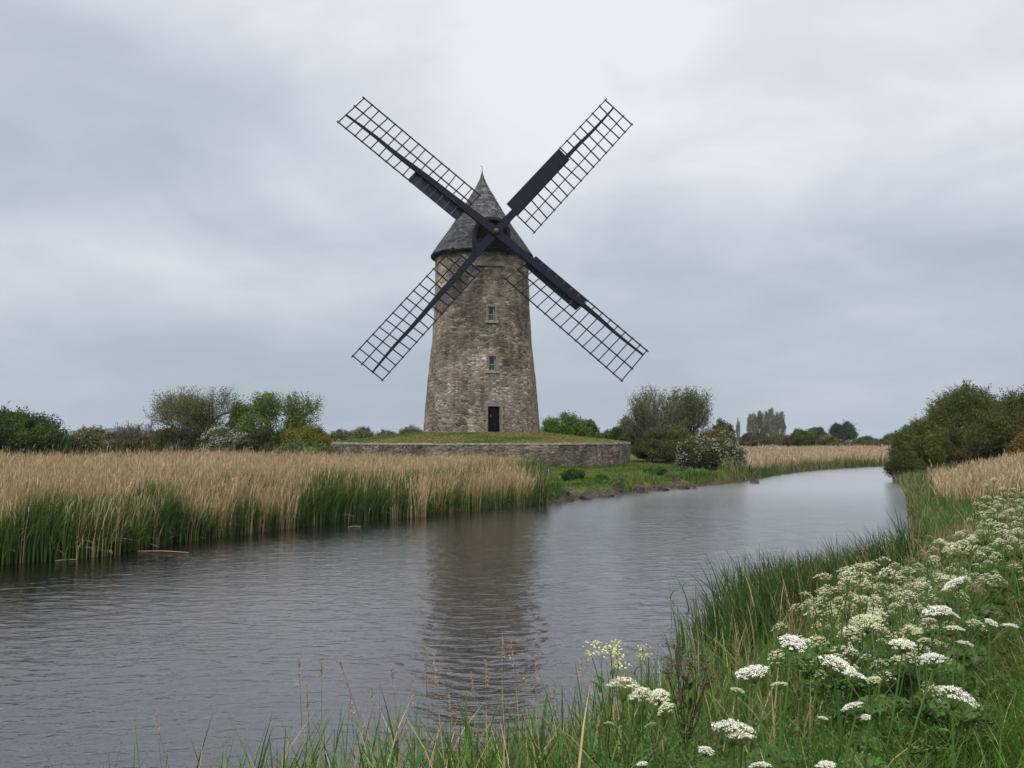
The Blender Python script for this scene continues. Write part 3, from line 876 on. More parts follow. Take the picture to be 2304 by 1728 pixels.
def bush(name, label, cat, px0, px1, ytop, Yd, col, n=9000, leaf=.2, zb=None, nl=44, depth=.8, seed=1, group=None, blossom=None, blossom_n=0,
         lumpr=(.16, .30), sprigs=160, shape=1.0, part='foliage', col2=None, flat=.0, lean=0.0, gaps=0.0, upright=0.0):
    rng = np.random.default_rng(seed); n = int(n * 1.8); leaf = leaf * .70
    x0, x1 = at_y(px0, ytop, Yd)[0], at_y(px1, ytop, Yd)[0]; zt = at_y((px0 + px1) / 2, ytop, Yd)[2]
    cx = (x0 + x1) / 2; W = (x1 - x0) / 2
    if zb is None: zb = float(ground(np.array([cx]), np.array([Yd]))[0])
    Hh = zt - zb
    base = np.array([cx, Yd, zb])
    root = empty(name, base, label, cat, group)
    # lumps over a dome with an uneven outline
    th = np.arccos(np.clip(rng.uniform(-.15, 1.0, nl), -1, 1)); phi = np.arange(nl) * 2.39996 + rng.uniform(-.3, .3, nl)
    d = np.stack([np.sin(th) * np.cos(phi), np.sin(th) * np.sin(phi), np.cos(th)], 1)
    rl = rng.uniform(*lumpr, nl)
    k = (1 - rl) * rng.uniform(.78, 1.0, nl) ** 1.0
    inner = rng.random(nl) < .15; k[inner] *= .5
    S = np.array([W, W * depth, Hh * .62])
    Cc = d * k[:, None] * S
    Cc[:, 2] = Cc[:, 2] + Hh * .38
    Cc[:, 2] *= 1.0
    Cc[:, 0] += lean * (Cc[:, 2] / Hh) * W
    top = np.max(Cc[:, 2] + rl * Hh * .55); Cc[:, 2] *= Hh / max(top, .1)
    Cc[:, 2] = np.maximum(Cc[:, 2], rl * Hh * .3)
    Rl = rl[:, None] * np.array([W, W * depth, Hh * .55 * (1 + upright)])
    Rl = np.maximum(Rl, .15)
    wgt = (Rl[:, 0] * Rl[:, 2]); wgt = wgt / wgt.sum()
    which = rng.choice(nl, n, p=wgt)
    dd = rng.normal(size=(n, 3)); dd[:, 2] += .35; dd /= np.linalg.norm(dd, axis=1, keepdims=True)
    rad_ = .55 + .5 * rng.random(n) ** .6
    pos = Cc[which] + dd * Rl[which] * rad_[:, None]
    pos += (rng.normal(size=(n, 3)) * .05) * min(W, Hh)
    nor = dd + rng.normal(size=(n, 3)) * .55
    lc = np.asarray(col); lumpcol = cvar(lc, nl, rng, .45)
    if col2 is not None:
        mm = rng.random((nl, 1)) ; lumpcol = lumpcol * (1 - mm) + cvar(np.asarray(col2), nl, rng, .4) * mm
    colr = lumpcol[which]
    # sprigs break the outline
    if sprigs:
        sw = rng.choice(nl, sprigs, p=wgt); sdv = rng.normal(size=(sprigs, 3)); sdv[:, 2] = np.abs(sdv[:, 2]) + .5
        sdv /= np.linalg.norm(sdv, axis=1, keepdims=True)
        L = rng.uniform(.08, .22, sprigs) * min(W, Hh)
        m = 16; tt = np.tile(np.linspace(0, 1, m), sprigs); si = np.repeat(np.arange(sprigs), m)
        sp_ = (Cc[sw] + sdv * Rl[sw] * .95)[si] + sdv[si] * (L[si] * tt)[:, None] + rng.normal(size=(sprigs * m, 3)) * leaf * .6
        pos = np.concatenate([pos, sp_]); nor = np.concatenate([nor, rng.normal(size=(sprigs * m, 3))]); colr = np.concatenate([colr, lumpcol[sw][si] * 1.05])
    keep = pos[:, 2] > .05
    if gaps > 0:
        gn = fnoise(pos[:, 0] * 1.0 + seed, pos[:, 2] * 1.0, 2.2) + .6 * fnoise(pos[:, 1] + 5, pos[:, 2], 2.6)
        keep &= gn > (-1.2 + gaps)
    pos, nor, colr = pos[keep], nor[keep], colr[keep]
    mb = MB(); mb.leaves(pos, nor, rng.uniform(.6, 1.25, len(pos)) * leaf, colr, rng)
    mb.build(part, M_LEAF, root)
    mb = MB(); ends = Cc[rng.choice(nl, min(nl, 16), replace=False)]
    stems_from(np.zeros(3), ends, rng, max(.03, .016 * Hh), mb)
    if sprigs: q0 = Cc[sw] + sdv * Rl[sw] * .3; mb.tubes(q0, Cc[sw] + sdv * Rl[sw] * .95 + sdv * L[:, None], .02, .008, 3)
    mb.build('stem', M_BARK, root)
    if blossom is not None:
        ok = np.where((pos[:, 2] > Hh * .18))[0]
        cs = fnoise(pos[ok, 0] * 1.0, pos[ok, 2] * 1.0 + seed, 1.9)
        ok = ok[cs > -.15]
        sel = rng.choice(ok, min(int(blossom_n * 1.6), len(ok)), replace=False)
        m = 3
        bp_ = np.repeat(pos[sel] + nor[sel] / np.linalg.norm(nor[sel], axis=1, keepdims=True) * .05, m, 0) + rng.normal(size=(len(sel) * m, 3)) * leaf * .35
        mb = MB(); mb.leaves(bp_, rng.normal(size=(len(bp_), 3)) + [0, -.5, .8], leaf * .75, np.tile(blossom, (len(bp_), 1)), rng, .45)
        mb.build('blossom', M_PETAL, root)
    return root


def grow(rng, p, d, L, r, depth, P, segs, tips):
    n = 4 if depth > 1 else 3
    prev = p; dv = d
    pts = [p]
    for i in range(n):
        dv = dv + rng.normal(size=3) * P['wander'] + np.array([0, 0, P['up']]) * (1.0 if depth < P['depth'] else .2)
        dv = dv / np.linalg.norm(dv)
        q = prev + dv * L / n
        rr0, rr1 = r * (1 - .45 * i / n), r * (1 - .45 * (i + 1) / n)
        segs.append((prev, q, rr0, rr1)); prev = q; pts.append(q)
    if depth == 0:
        tips.append((prev, dv)); tips.append(((pts[1] + pts[2]) / 2, dv)); return
    kids = P['kids'][P['depth'] - depth]
    for j in range(kids):
        t = 1.0 if j == 0 else rng.uniform(P['t0'], 1.0)
        k = min(n - 1, int(t * n)); f_ = t * n - k
        pos = pts[k] * (1 - f_) + pts[k + 1] * f_
        ax = rng.normal(size=3); ax -= dv * ax.dot(dv); ax /= np.linalg.norm(ax)
        an = rng.uniform(*P['angle']) * (.5 if j == 0 else 1)
        nd = dv * math.cos(an) + ax * math.sin(an)
        grow(rng, pos, nd, L * rng.uniform(*P['ratio']), max(r * (.62 if j == 0 else .48), P['rmin']), depth - 1, P, segs, tips)


def tree(name, label, cat, px0, px1, ytop, Yd, leafcol, seed=1, depth=4, kids=(5, 4, 4, 3), leaf=.2, per_tip=6, spread=.35, group=None, bark=M_TWIG, zb=None,
         trunks=1, leaf_sel=None, up=.06, angle=(.35, .85), rmin=.016, r0=.22, ratio=(.58, .82), trunkL=.28, dfac=.9, wander=.16):
    rng = np.random.default_rng(seed)
    x0, x1 = at_y(px0, ytop, Yd)[0], at_y(px1, ytop, Yd)[0]; zt = at_y((px0 + px1) / 2, ytop, Yd)[2]
    cx = (x0 + x1) / 2
    if zb is None: zb = float(ground(np.array([cx]), np.array([Yd]))[0]) - .05
    Hh = zt - zb
    P = dict(depth=depth, kids=kids, wander=wander, up=up, t0=.35, angle=angle, ratio=ratio, rmin=rmin)
    segs, tips = [], []
    for k in range(trunks):
        d = np.array([0, 0, 1.]) if trunks == 1 else np.array([math.cos(k * 2.4 + seed) * .45, math.sin(k * 2.4 + seed) * .45, 1.0])
        d /= np.linalg.norm(d)
        grow(rng, np.array([rng.normal() * .1 * (trunks > 1), rng.normal() * .1 * (trunks > 1), 0]), d, Hh * trunkL, r0, depth, P, segs, tips)
    A = np.array([s[0] for s in segs]); B = np.array([s[1] for s in segs]); ra = np.array([s[2] for s in segs]); rb = np.array([s[3] for s in segs])
    tp = np.array([t[0] for t in tips])
    lo, hi = np.percentile(tp[:, 0], 1), np.percentile(tp[:, 0], 99)
    ztop = np.percentile(tp[:, 2], 99.7)
    sx = (x1 - x0) / (hi - lo); sz = Hh / ztop
    S = np.array([sx, sx * dfac, sz])
    mid = (lo + hi) / 2
    # shift so that the crown is centred, trunk foot at -mid*sx
    base = np.array([cx - mid * sx, Yd, zb])
    root = empty(name, base, label, cat, group)
    mb = MB(); mb.tubes(A * S, B * S, ra, rb, 5); mb.build('trunk', bark, root)
    tp = tp * S
    if per_tip:
        n = len(tp) * per_tip
        pos = np.repeat(tp, per_tip, 0) + rng.normal(size=(n, 3)) * spread
        if leaf_sel is not None:
            ok = leaf_sel(pos / np.array([(x1 - x0) / 2, (x1 - x0) / 2, Hh]) - np.array([mid * sx / ((x1 - x0) / 2), 0, 0]), rng); pos = pos[ok]
        pos = pos[(pos[:, 2] < Hh * 1.02) & (pos[:, 0] < hi * sx + .25) & (pos[:, 0] > lo * sx - .25)]
        tc_ = cvar(leafcol, len(pos), rng, .3)
        mb = MB(); mb.leaves(pos, rng.normal(size=(len(pos), 3)) + [0, 0, .5], rng.uniform(.6, 1.2, len(pos)) * leaf, tc_, rng); mb.build('crown', M_LEAF, root)
    return root


# ---- left skyline hedge
bush('bush', 'large dark green leafy bush at the far left behind the reeds', 'bush', -120, 150, 926, 82, (.026, .055, .010), 26000, .26, seed=11, sprigs=520, col2=(.042, .078, .014))
bush('bush', 'grey-brown hawthorn bush just right of the far left green bush', 'bush', 142, 262, 963, 96, (.085, .085, .04), 12000, .2, seed=12, blossom=(.38, .36, .26), blossom_n=700)
tree('shrub', 'small bare purplish-brown shrub left of the tallest olive tree', 'shrub', 262, 350, 947, 94, (.10, .08, .05), seed=13, depth=4, kids=(5, 4, 4, 3), trunks=5, per_tip=1, leaf=.12, spread=.2, r0=.07, bark=bark_material('plum_bark', (.055, .045, .034), (.13, .105, .08)))
bush('bush', 'dark brown-green scrub below the bare shrub, behind the reeds', 'bush', 255, 360, 985, 90, (.05, .05, .02), 8000, .2, seed=14)
tree('tree', 'broad olive-brown tree with sparse new leaves, tallest left of the mill', 'tree', 340, 530, 871, 96, (.085, .085, .028), seed=15, depth=5, kids=(5, 5, 4, 3, 3), trunks=3, leaf=.14, per_tip=4, spread=.28, r0=.2, trunkL=.25)
bush('bush', 'dark green scrub under the olive-brown tree', 'bush', 330, 455, 960, 93, (.04, .05, .016), 12000, .2, seed=16)
tree('tree', 'rounded bright green tree with gaps in its crown, right of the olive-brown tree', 'tree', 540, 718, 884, 98, (.07, .125, .02), seed=17, depth=4, kids=(6, 5, 5, 4), trunks=3, leaf=.19, per_tip=5, spread=.26, r0=.2, bark=M_BARK, trunkL=.26)
bush('bush', 'green leafy bush between the olive-brown tree and the rounded green tree', 'bush', 505, 575, 905, 97, (.05, .095, .018), 8000, .22, seed=18)
bush('bush', 'white-blossomed hawthorn bush in the hedge left of the mill', 'bush', 445, 565, 964, 90, (.06, .07, .03), 11000, .19, seed=19, blossom=(.42, .42, .34), blossom_n=1500)
bush('bush', 'almost black green bush between the white hawthorn and the yellow gorse', 'bush', 545, 660, 964, 94, (.028, .04, .012), 11000, .2, seed=20)
bush('bush', 'yellow-green gorse bush left of the mound wall', 'bush', 622, 752, 960, 92, (.115, .105, .014), 13000, .19, seed=23, col2=(.07, .08, .015))
bush('bush', 'low grey-green willow scrub in front of the yellow gorse', 'bush', 610, 775, 998, 80, (.06, .10, .04), 13000, .18, seed=24, depth=.4)
hed = [(728, 800, 966), (772, 850, 961), (830, 905, 968), (880, 968, 961)]
for i, ((a, b, t), lb) in enumerate(zip(hed, ('pale grey-green hedge bush directly right of the yellow gorse', 'pale grey-green hedge bush behind the left end of the mound wall', 'low grey-green hedge bush second to the left of the tower foot', 'grey-green hedge bush touching the left foot of the tower'))):
    bush('hedge_bush', lb, 'bush', a, b, t, 125 + 6 * i, (.075, .085, .042), 7000, .24, seed=30 + i, blossom=(.3, .31, .24), blossom_n=250, group='bushes of the far hedge left of the tower')
bush('bush', 'dark scrub between the far left green bush and the grey-brown hawthorn', 'bush', 95, 215, 984, 88, (.03, .042, .014), 9000, .2, seed=25)
bush('bush', 'dark scrub between the hawthorn and the bare shrub', 'bush', 215, 330, 974, 98, (.04, .045, .017), 9000, .2, seed=26)
bush('bush', 'dark undergrowth directly left of the white hawthorn', 'bush', 400, 500, 972, 92, (.03, .038, .012), 9000, .2, seed=27)
# ---- right of the mill
bush('bush', 'bright green rounded bush at the right foot of the tower', 'bush', 1205, 1336, 931, 106, (.05, .10, .014), 18000, .24, seed=40, col2=(.075, .135, .02), sprigs=260)
bush('bush', 'small grey-green bush beside the bright green bush right of the tower', 'bush', 1303, 1352, 944, 108, (.075, .095, .045), 5000, .2, seed=41)
bush('bush', 'brown scrub low behind the right part of the mound', 'bush', 1330, 1400, 970, 112, (.07, .07, .025), 6000, .2, seed=42)
bush('bush', 'dark green leafy scrub left of the bare-stemmed tree', 'bush', 1366, 1452, 938, 101, (.045, .075, .018), 10000, .22, seed=43, sprigs=220)
tree('tree', 'multi-stemmed tree with nearly bare branches at the right end of the wall', 'tree', 1404, 1545, 872, 97, (.10, .10, .04), seed=44, depth=5, kids=(4, 4, 4, 3, 3), trunks=4, leaf=.14, per_tip=2, spread=.28, r0=.15, trunkL=.3, angle=(.3, .7))
tree('tree', 'green-leaved willow tree merging with the bare-stemmed tree', 'tree', 1470, 1603, 872, 99, (.06, .09, .028), seed=45, depth=4, kids=(5, 5, 4, 4), trunks=4, leaf=.16, per_tip=4, spread=.36, r0=.14, bark=M_BARK)
bush('bush', 'brown-green dense scrub under the willow right of the wall', 'bush', 1430, 1580, 962, 94, (.06, .056, .02), 16000, .2, seed=46)
bush('bush', 'rusty brown leafed bush behind the white hawthorn by the river', 'bush', 1540, 1676, 968, 86, (.095, .07, .03), 15000, .19, seed=47, blossom=(.4, .36, .28), blossom_n=500)
bush('bush', 'white-flowered hawthorn overhanging the river right of the wall', 'bush', 1512, 1680, 985, 69.5, (.042, .052, .022), 22000, .17, seed=48, blossom=(.36, .35, .26), blossom_n=1900, zb=.0, depth=.6)
bush('bush', 'dark scrub filling the gap between the wall end and the white hawthorn', 'bush', 1420, 1510, 990, 91, (.045, .052, .018), 12000, .2, seed=50, zb=.45)
bush('bush', 'dense dark scrub directly left of the rusty brown bush', 'bush', 1485, 1590, 985, 88, (.042, .045, .016), 14000, .2, seed=51, zb=.45)
bush('bush', 'low dark scrub under the large olive-green willow', 'bush', 2055, 2215, 965, 70, (.035, .045, .014), 18000, .18, seed=106)
bush('bush', 'low dark scrub at the right edge behind the tan reeds', 'bush', 2180, 2380, 985, 58, (.03, .036, .012), 16000, .16, seed=107)
bush('bush', 'small dark green bush with a pointed top above the white hawthorn', 'bush', 1596, 1656, 945, 118, (.04, .065, .022), 6000, .24, seed=49, nl=26, upright=.3)
# bank plants right of the reeds
for i, (a, b, t, y, c, lb) in enumerate([
        (1262, 1318, 1060, 53.5, (.025, .065, .012), 'dark green leafy bush on the stony bank nearest the reeds'),
        (1338, 1372, 1075, 53.5, (.035, .09, .012), 'small bright green clump between the bank rocks'),
        (1440, 1475, 1062, 59, (.03, .075, .014), 'narrow dark green clump on the grassy bank edge'),
        (1473, 1500, 1055, 62, (.035, .08, .018), 'small green clump on the grass below the wall end'),
        (1530, 1605, 1062, 63, (.07, .12, .03), 'pale green nettle bed on the bank left of the white hawthorn')]):
    bush('bank_plant', lb, 'plant', a, b, t, y, c, 3500, .13, seed=60 + i, sprigs=90, nl=20)
# ---- far treeline across the fen, right
FAR = [(1662, 1730, 972, 150, (.06, .062, .03)), (1715, 1790, 978, 165, (.075, .065, .03)), (1772, 1838, 968, 160, (.055, .075, .02)), (1835, 1895, 983, 175, (.06, .08, .022)),
       (1890, 1925, 996, 170, (.075, .09, .05)), (1915, 1985, 984, 190, (.055, .068, .03)), (1955, 2020, 990, 180, (.06, .07, .036))]
FL = ('grey-green rounded bush beneath the left poplars', 'brownish bush beneath the right poplars', 'yellow-green bush right of the poplars', 'low spreading bush left of the dark round tree',
      'small pale bush beyond the far reeds', 'wide grey-green bush right of the dark round tree', 'grey-green bush beside the right bank willow')
for i, (q, lb) in enumerate(zip(FAR, FL)):
    bush('bush', lb, 'bush', q[0], q[1], q[2], q[3], q[4], 9000, .30, seed=70 + i)
for i, (a, b, t) in enumerate([(1678, 1708, 936), (1694, 1722, 932), (1708, 1736, 931), (1721, 1752, 927), (1738, 1770, 934)]):
    bush('poplar', 'upright grey-green poplar, %s of the five on the right skyline' % ('leftmost', 'second', 'middle', 'fourth', 'rightmost')[i], 'tree', a, b, t, 420 + 5 * i, (.11, .125, .085), 3600, .5, seed=80 + i, nl=30, upright=1.0, lumpr=(.14, .3), group='poplars on the right skyline', part='crown', sprigs=220)
bush('poplar', 'faint small lone poplar left of the five poplars', 'tree', 1655, 1666, 947, 700, (.10, .12, .085), 1800, .6, seed=86, nl=18, upright=1.0, part='crown', sprigs=30)
bush('tree', 'dark umbrella-topped round tree on the right skyline', 'tree', 1862, 1930, 949, 300, (.025, .045, .022), 9000, .5, seed=87, part='crown')
bush('tree', 'dark green tree left of the umbrella-topped tree', 'tree', 1812, 1862, 962, 310, (.045, .065, .025), 6500, .5, seed=88, part='crown')
bush('tree', 'low dark tree between the right poplar and the dark green tree', 'tree', 1776, 1822, 969, 330, (.04, .058, .025), 6000, .5, seed=89, part='crown')
bush('tree', 'distant dark tree peeping out left of the right bank willow', 'tree', 1982, 2032, 978, 320, (.04, .06, .028), 6000, .5, seed=90, part='crown')
# ---- right bank bushes
bush('willow_bush', 'mid green willow bush dipping into the river at the right bank bend', 'bush', 1996, 2145, 950, 69, (.05, .07, .018), 30000, .17, seed=100, zb=.0, col2=(.065, .09, .022), sprigs=500, lumpr=(.14, .26), nl=60)
bush('willow_bush', 'dark low willow skirt hanging in the water under the right bank willow', 'bush', 1990, 2085, 1020, 66, (.03, .042, .012), 9000, .16, seed=101, zb=-.05)
bush('tree', 'large olive-green willow, tallest tree on the right bank', 'tree', 2060, 2290, 872, 74, (.043, .068, .018), 34000, .18, seed=102, col2=(.06, .08, .024), sprigs=600, lumpr=(.13, .25), nl=70, part='crown')
bush('tree', 'dark green leafy tree at the right edge behind the brown bush', 'tree', 2205, 2440, 872, 70, (.04, .062, .016), 26000, .19, seed=103, sprigs=400, part='crown')
bush('bush', 'dark brown bush at the right edge above the tan reeds', 'bush', 2150, 2400, 925, 56, (.042, .046, .013), 26000, .15, seed=104, sprigs=300, depth=.6)
bush('bush', 'yellow-orange gorse bush at the right edge of the photo', 'bush', 2262, 2380, 962, 52, (.085, .07, .014), 14000, .14, seed=105, depth=.6)

# a few further bushes so the fen is closed behind the hedges
for i, (a, b, t, y) in enumerate([(-40, 170, 968, 135), (300, 470, 968, 130), (600, 760, 970, 140), (1210, 1420, 968, 150), (1420, 1660, 972, 140)]):
    bush('hedge_bush', ('background hedge bush behind the far left green bush', 'background hedge bush behind the olive-brown tree', 'background hedge bush behind the yellow gorse',
                        'background hedge bush beyond the mound, right of the tower', 'background hedge bush beyond the bare-stemmed tree')[i], 'bush', a, b, t, y, (.05, .06, .026), 9000, .3, seed=110 + i, nl=50)

# ------------------------------------------------------------------ reeds, sedge and grass (uncountable)
def scatter(n, xr, yr, rng):
    return rng.uniform(xr[0], xr[1], n), rng.uniform(yr[0], yr[1], n)


def reeds(name, label_, x, y, rng, hh, green_frac, tan, tan2, gcol, leafn=2, w=.0082, plume=True, hvar=.3, glow=(.55, .85), front=None):
    z = np.maximum(ground(x, y), -.15); P = np.stack([x, y, z], 1); n = len(x)
    h = hh * (1 + rng.normal(size=n) * hvar * .5); h = np.clip(h, .4, 3)
    mb = MB()
    wind = np.stack([.10 + .10 * fnoise(x, y, .5), .02 * np.ones(n)], 1)
    lean = wind * h[:, None] + rng.normal(size=(n, 2)) * .10 * h[:, None]
    c = np.asarray(tan) * (1 + rng.normal(size=(n, 1)) * .24); c2 = np.asarray(tan2) * (1 + rng.normal(size=(n, 1)) * .24)
    mixv = smooth(-.6, .8, fnoise(x, y, 1.1))[:, None]
    top = c * mixv + c2 * (1 - mixv)
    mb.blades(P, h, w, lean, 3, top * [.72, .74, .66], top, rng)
    for k in range(leafn):
        t = rng.uniform(.25, .9, n); b = P.copy(); b[:, 2] += h * t; b[:, :2] += lean * (t ** 2)[:, None]
        ang = rng.uniform(0, 2 * PI, n); ln = rng.uniform(.18, .42, n)
        l2 = np.stack([np.cos(ang), np.sin(ang)], 1) * (ln * .38)[:, None] + wind * .4
        mb.blades(b, ln * .75, w * 1.1, l2, 2, top * .95, top, rng)
    if plume:
        m = rng.random(n) < .3; b = P[m].copy(); b[:, 2] += h[m] * .93; b[:, :2] += lean[m] * .86
        mb.blades(b, rng.uniform(.12, .24, m.sum()), w * 1.5, lean[m] * .16 + rng.normal(size=(m.sum(), 2)) * .03, 2, np.asarray(tan2) * .82 * (1 + rng.normal(size=(m.sum(), 1)) * .15), np.asarray(tan) * .9, rng)
    o = mb.build(name, M_REED); tag(o, label_, kind='stuff', cat='reeds'); return o


def bed_depth(x): return np.interp(x, [-40, -14, -6, 1.5], [32, 30, 21, 7])

rng = np.random.default_rng(40)
xs, ys = scatter(900000, (-46, 2.2), (14, 64), rng)
vis = np.abs(xs) < .60 * ys + 2
xs, ys = xs[vis], ys[vis]
dl, dr, ins = river(xs, ys)
sd_ = np.where(ins, -dl, dl); leftside = dl < dr
ok = leftside & (sd_ > -.25 + .30 * fnoise(xs, ys, 1.3) + .18 * fnoise(xs, ys, 3.1)) & (sd_ < bed_depth(xs)) & ((xs - MX) ** 2 + (ys - MY) ** 2 > 14.6 ** 2)
endx = at_z(1226, 1132, 0)[0]
ok &= xs < endx + .25 * fnoise(xs, ys, 2) - .12 * sd_
dens = np.where(sd_ < 3.0, .85, .24)
ok &= rng.random(len(xs)) < dens
xs, ys, sd_ = xs[ok], ys[ok], sd_[ok]
ztop = np.interp(xs, [-16, -6, 1.5], [1.80, 1.64, 1.48]) + .09 * fnoise(xs, ys, .28) + .12 * fnoise(xs, ys, 1.2)
hh = ztop - np.maximum(ground(xs, ys), -.1)
hh *= np.where(sd_ < .5, rng.uniform(.75, 1.0, len(xs)), 1.0)
tall = rng.random(len(xs)) < .05 * smooth(1, 10, sd_); hh = np.where(tall, hh * rng.uniform(1.1, 1.4, len(xs)), hh)
green_patch = fnoise(xs, ys * .6, .95) + .15
drop = (sd_ < 4.0) & (rng.random(len(xs)) < .45 + .36 * smooth(-.5, .6, green_patch))        # thinner dead stems where the new green grows
keep = ~drop
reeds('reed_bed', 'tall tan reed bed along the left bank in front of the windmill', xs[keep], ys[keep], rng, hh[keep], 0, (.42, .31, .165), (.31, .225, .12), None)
gx_, gy_ = scatter(420000, (-24, 2), (16, 50), rng)
dl, dr, ins = river(gx_, gy_); gsd = np.where(ins, -dl, dl); gpat = fnoise(gx_, gy_ * .6, .95) + .15
gsel = (dl < dr) & (gsd > -.3 + .2 * fnoise(gx_, gy_, 1.3)) & (gsd < 4.2) & (gx_ < endx - .1 * gsd) & (np.abs(gx_) < .6 * gy_ + 2) & (rng.random(len(gx_)) < (.30 + .55 * smooth(-.6, .5, gpat)) * np.where(gsd < 2, 1, .5))
gx_, gy_, gpat = gx_[gsel], gy_[gsel], gpat[gsel]; n = len(gx_); gz = np.maximum(ground(gx_, gy_), -.1)
mb = MB(); gh = (.80 + .62 * smooth(-.7, .7, gpat) + .20 * fnoise(gx_, gy_, 1.6)) * rng.uniform(.55, 1.15, n)
gc = np.array([.055, .092, .022]) * (1 + rng.normal(size=(n, 1)) * .25)
gl = np.stack([.10 + .13 * rng.normal(size=n), .13 * rng.normal(size=n)], 1) * gh[:, None]
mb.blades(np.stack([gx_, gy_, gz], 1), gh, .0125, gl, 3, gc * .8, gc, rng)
b2 = np.stack([gx_, gy_, gz + gh * .3], 1)
mb.blades(b2, gh * .6, .013, gl * 1.5 + rng.normal(size=(n, 2)) * .22, 3, gc, gc * 1.15, rng)
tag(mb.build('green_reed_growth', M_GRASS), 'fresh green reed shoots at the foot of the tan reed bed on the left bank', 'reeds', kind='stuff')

# bent dead leaves and litter at the water's edge of the reed bed
rr = np.random.default_rng(41); m = rr.random(len(xs)) < .035; m &= sd_ < .6
mb = MB(); n = m.sum(); ln = rr.uniform(.3, .7, n)
mb.blades(np.stack([xs[m], ys[m], np.maximum(ground(xs[m], ys[m]), 0) + rr.uniform(.05, .4, n)], 1), ln * .35, .011, np.stack([rr.normal(size=n) * .4, -np.abs(rr.normal(size=n)) * .45], 1), 4, np.tile([.5, .4, .24], (n, 1)), None, rr)
tag(mb.build('reed_litter', M_REED), 'bent dead reed leaves drooping to the water along the left bank', 'reeds', kind='stuff')

# far reed bed on the outside of the bend
rng = np.random.default_rng(42)
xs, ys = scatter(160000, (15, 75), (66, 132), rng)
dl, dr, ins = river(xs, ys); sd_ = np.where(ins, -dl, dl)
ok = (dl < dr) & (sd_ > 1.0) & (sd_ < 24) & (xs > 15.5 + .0 * ys) & (np.abs(xs) < .62 * ys)
xs, ys, sd_ = xs[ok], ys[ok], sd_[ok]
reeds('reed_bed', 'distant pinkish tan reed bed across the river bend on the right', xs, ys, rng, 1.05 + .1 * fnoise(xs, ys, .3), 0, (.42, .32, .20), (.35, .25, .165), None, leafn=1, w=.03)
xs, ys = scatter(60000, (14, 75), (64, 112), rng); dl, dr, ins = river(xs, ys); sd_ = np.where(ins, -dl, dl)
ok = (dl < dr) & (sd_ > -.15) & (sd_ < 2.6); xs, ys = xs[ok], ys[ok]; n = len(xs)
mb = MB(); gh = rng.uniform(.45, .95, n) * (1 + .25 * fnoise(xs, ys, .5)); gp = smooth(-.6, .7, fnoise(xs, ys, .45))[:, None]
gc = (np.array([.055, .095, .022]) * gp + np.array([.12, .115, .045]) * (1 - gp)) * (1 + rng.normal(size=(n, 1)) * .25)
mb.blades(np.stack([xs, ys, np.maximum(ground(xs, ys), 0)], 1), gh, .035, rng.normal(size=(n, 2)) * .25, 2, gc * .8, gc, rng)
tag(mb.build('rushes', M_GRASS), 'green rushes at the water edge of the distant reed bed', 'rushes', kind='stuff')

# turf of the lawn between wall, reeds and river
rng = np.random.default_rng(43)
xs, ys = scatter(170000, (-4, 24), (44, 98), rng); dl, dr, ins = river(xs, ys)
ok = (~ins) & (dl < dr) & (dl > .18 + .35 * smooth(-.6, .6, fnoise(xs, ys, 1.0))) & ((xs - MX) ** 2 + (ys - MY) ** 2 > (PLAT_R + .05) ** 2) & (xs < 4 + .24 * (ys - 40) + 6)
xs, ys, dl = xs[ok], ys[ok], dl[ok]; n = len(xs)
rough = smooth(3.0, .6, dl); gh = .07 + rough * rng.uniform(.08, .50, n) * smooth(-.7, .7, fnoise(xs, ys, .8)) + .18 * smooth(.2, 1.0, fnoise(xs + 7, ys, .6)) * rng.random(n); 
wallb = np.sqrt((xs - MX) ** 2 + (ys - MY) ** 2) < PLAT_R + .6; gh = np.where(wallb, gh + rng.uniform(0, .25, n), gh)
yel = smooth(-.4, .8, fnoise(xs, ys, .5))[:, None]
gc = (np.array([.060, .105, .018]) * (1 - yel) + np.array([.125, .145, .03]) * yel) * (1 + rng.normal(size=(n, 1)) * .2)
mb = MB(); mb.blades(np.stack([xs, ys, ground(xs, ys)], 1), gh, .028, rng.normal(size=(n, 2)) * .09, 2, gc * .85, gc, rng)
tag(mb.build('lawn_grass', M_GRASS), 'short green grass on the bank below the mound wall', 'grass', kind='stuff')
# turf of the mound
n = 60000; th = rng.uniform(-PI / 2 - .4, PI / 2 + .4, n); r_ = np.sqrt(rng.uniform(4.9 ** 2, (PLAT_R - .3) ** 2, n))
xs, ys = MX + np.sin(th) * r_, MY - np.cos(th) * r_
dry = smooth(-.5, .6, fnoise(xs, ys, .45) + .5 * smooth(7, 12, r_))[:, None]
gc = (np.array([.08, .12, .02]) * (1 - dry) + np.array([.19, .165, .05]) * dry) * (1 + rng.normal(size=(n, 1)) * .22)
mb = MB(); mb.blades(np.stack([xs, ys, mound_z(r_) - .01], 1), rng.uniform(.05, .16, n), .025, rng.normal(size=(n, 2)) * .06, 2, gc * .9, gc, rng)
tag(mb.build('mound_grass', M_GRASS), 'patchy yellow-green grass on the mound around the tower', 'grass', kind='stuff')

# ---- right bank
rng = np.random.default_rng(44)
def rb_points(n, xr, yr, lo, hi, dens=None):
    xs, ys = scatter(n, xr, yr, rng); dl, dr, ins = river(xs, ys); sd_ = np.where(ins, -dr, dr)
    ok = (dr < dl) & (sd_ > lo) & (sd_ < hi) & (xs < .60 * ys + 1.5) & (xs > -.62 * ys - 1)
    xs, ys, sd_ = xs[ok], ys[ok], sd_[ok]
    if dens is not None:
        k = rng.random(len(xs)) < dens(xs, ys, sd_); xs, ys, sd_ = xs[k], ys[k], sd_[k]
    return xs, ys, sd_

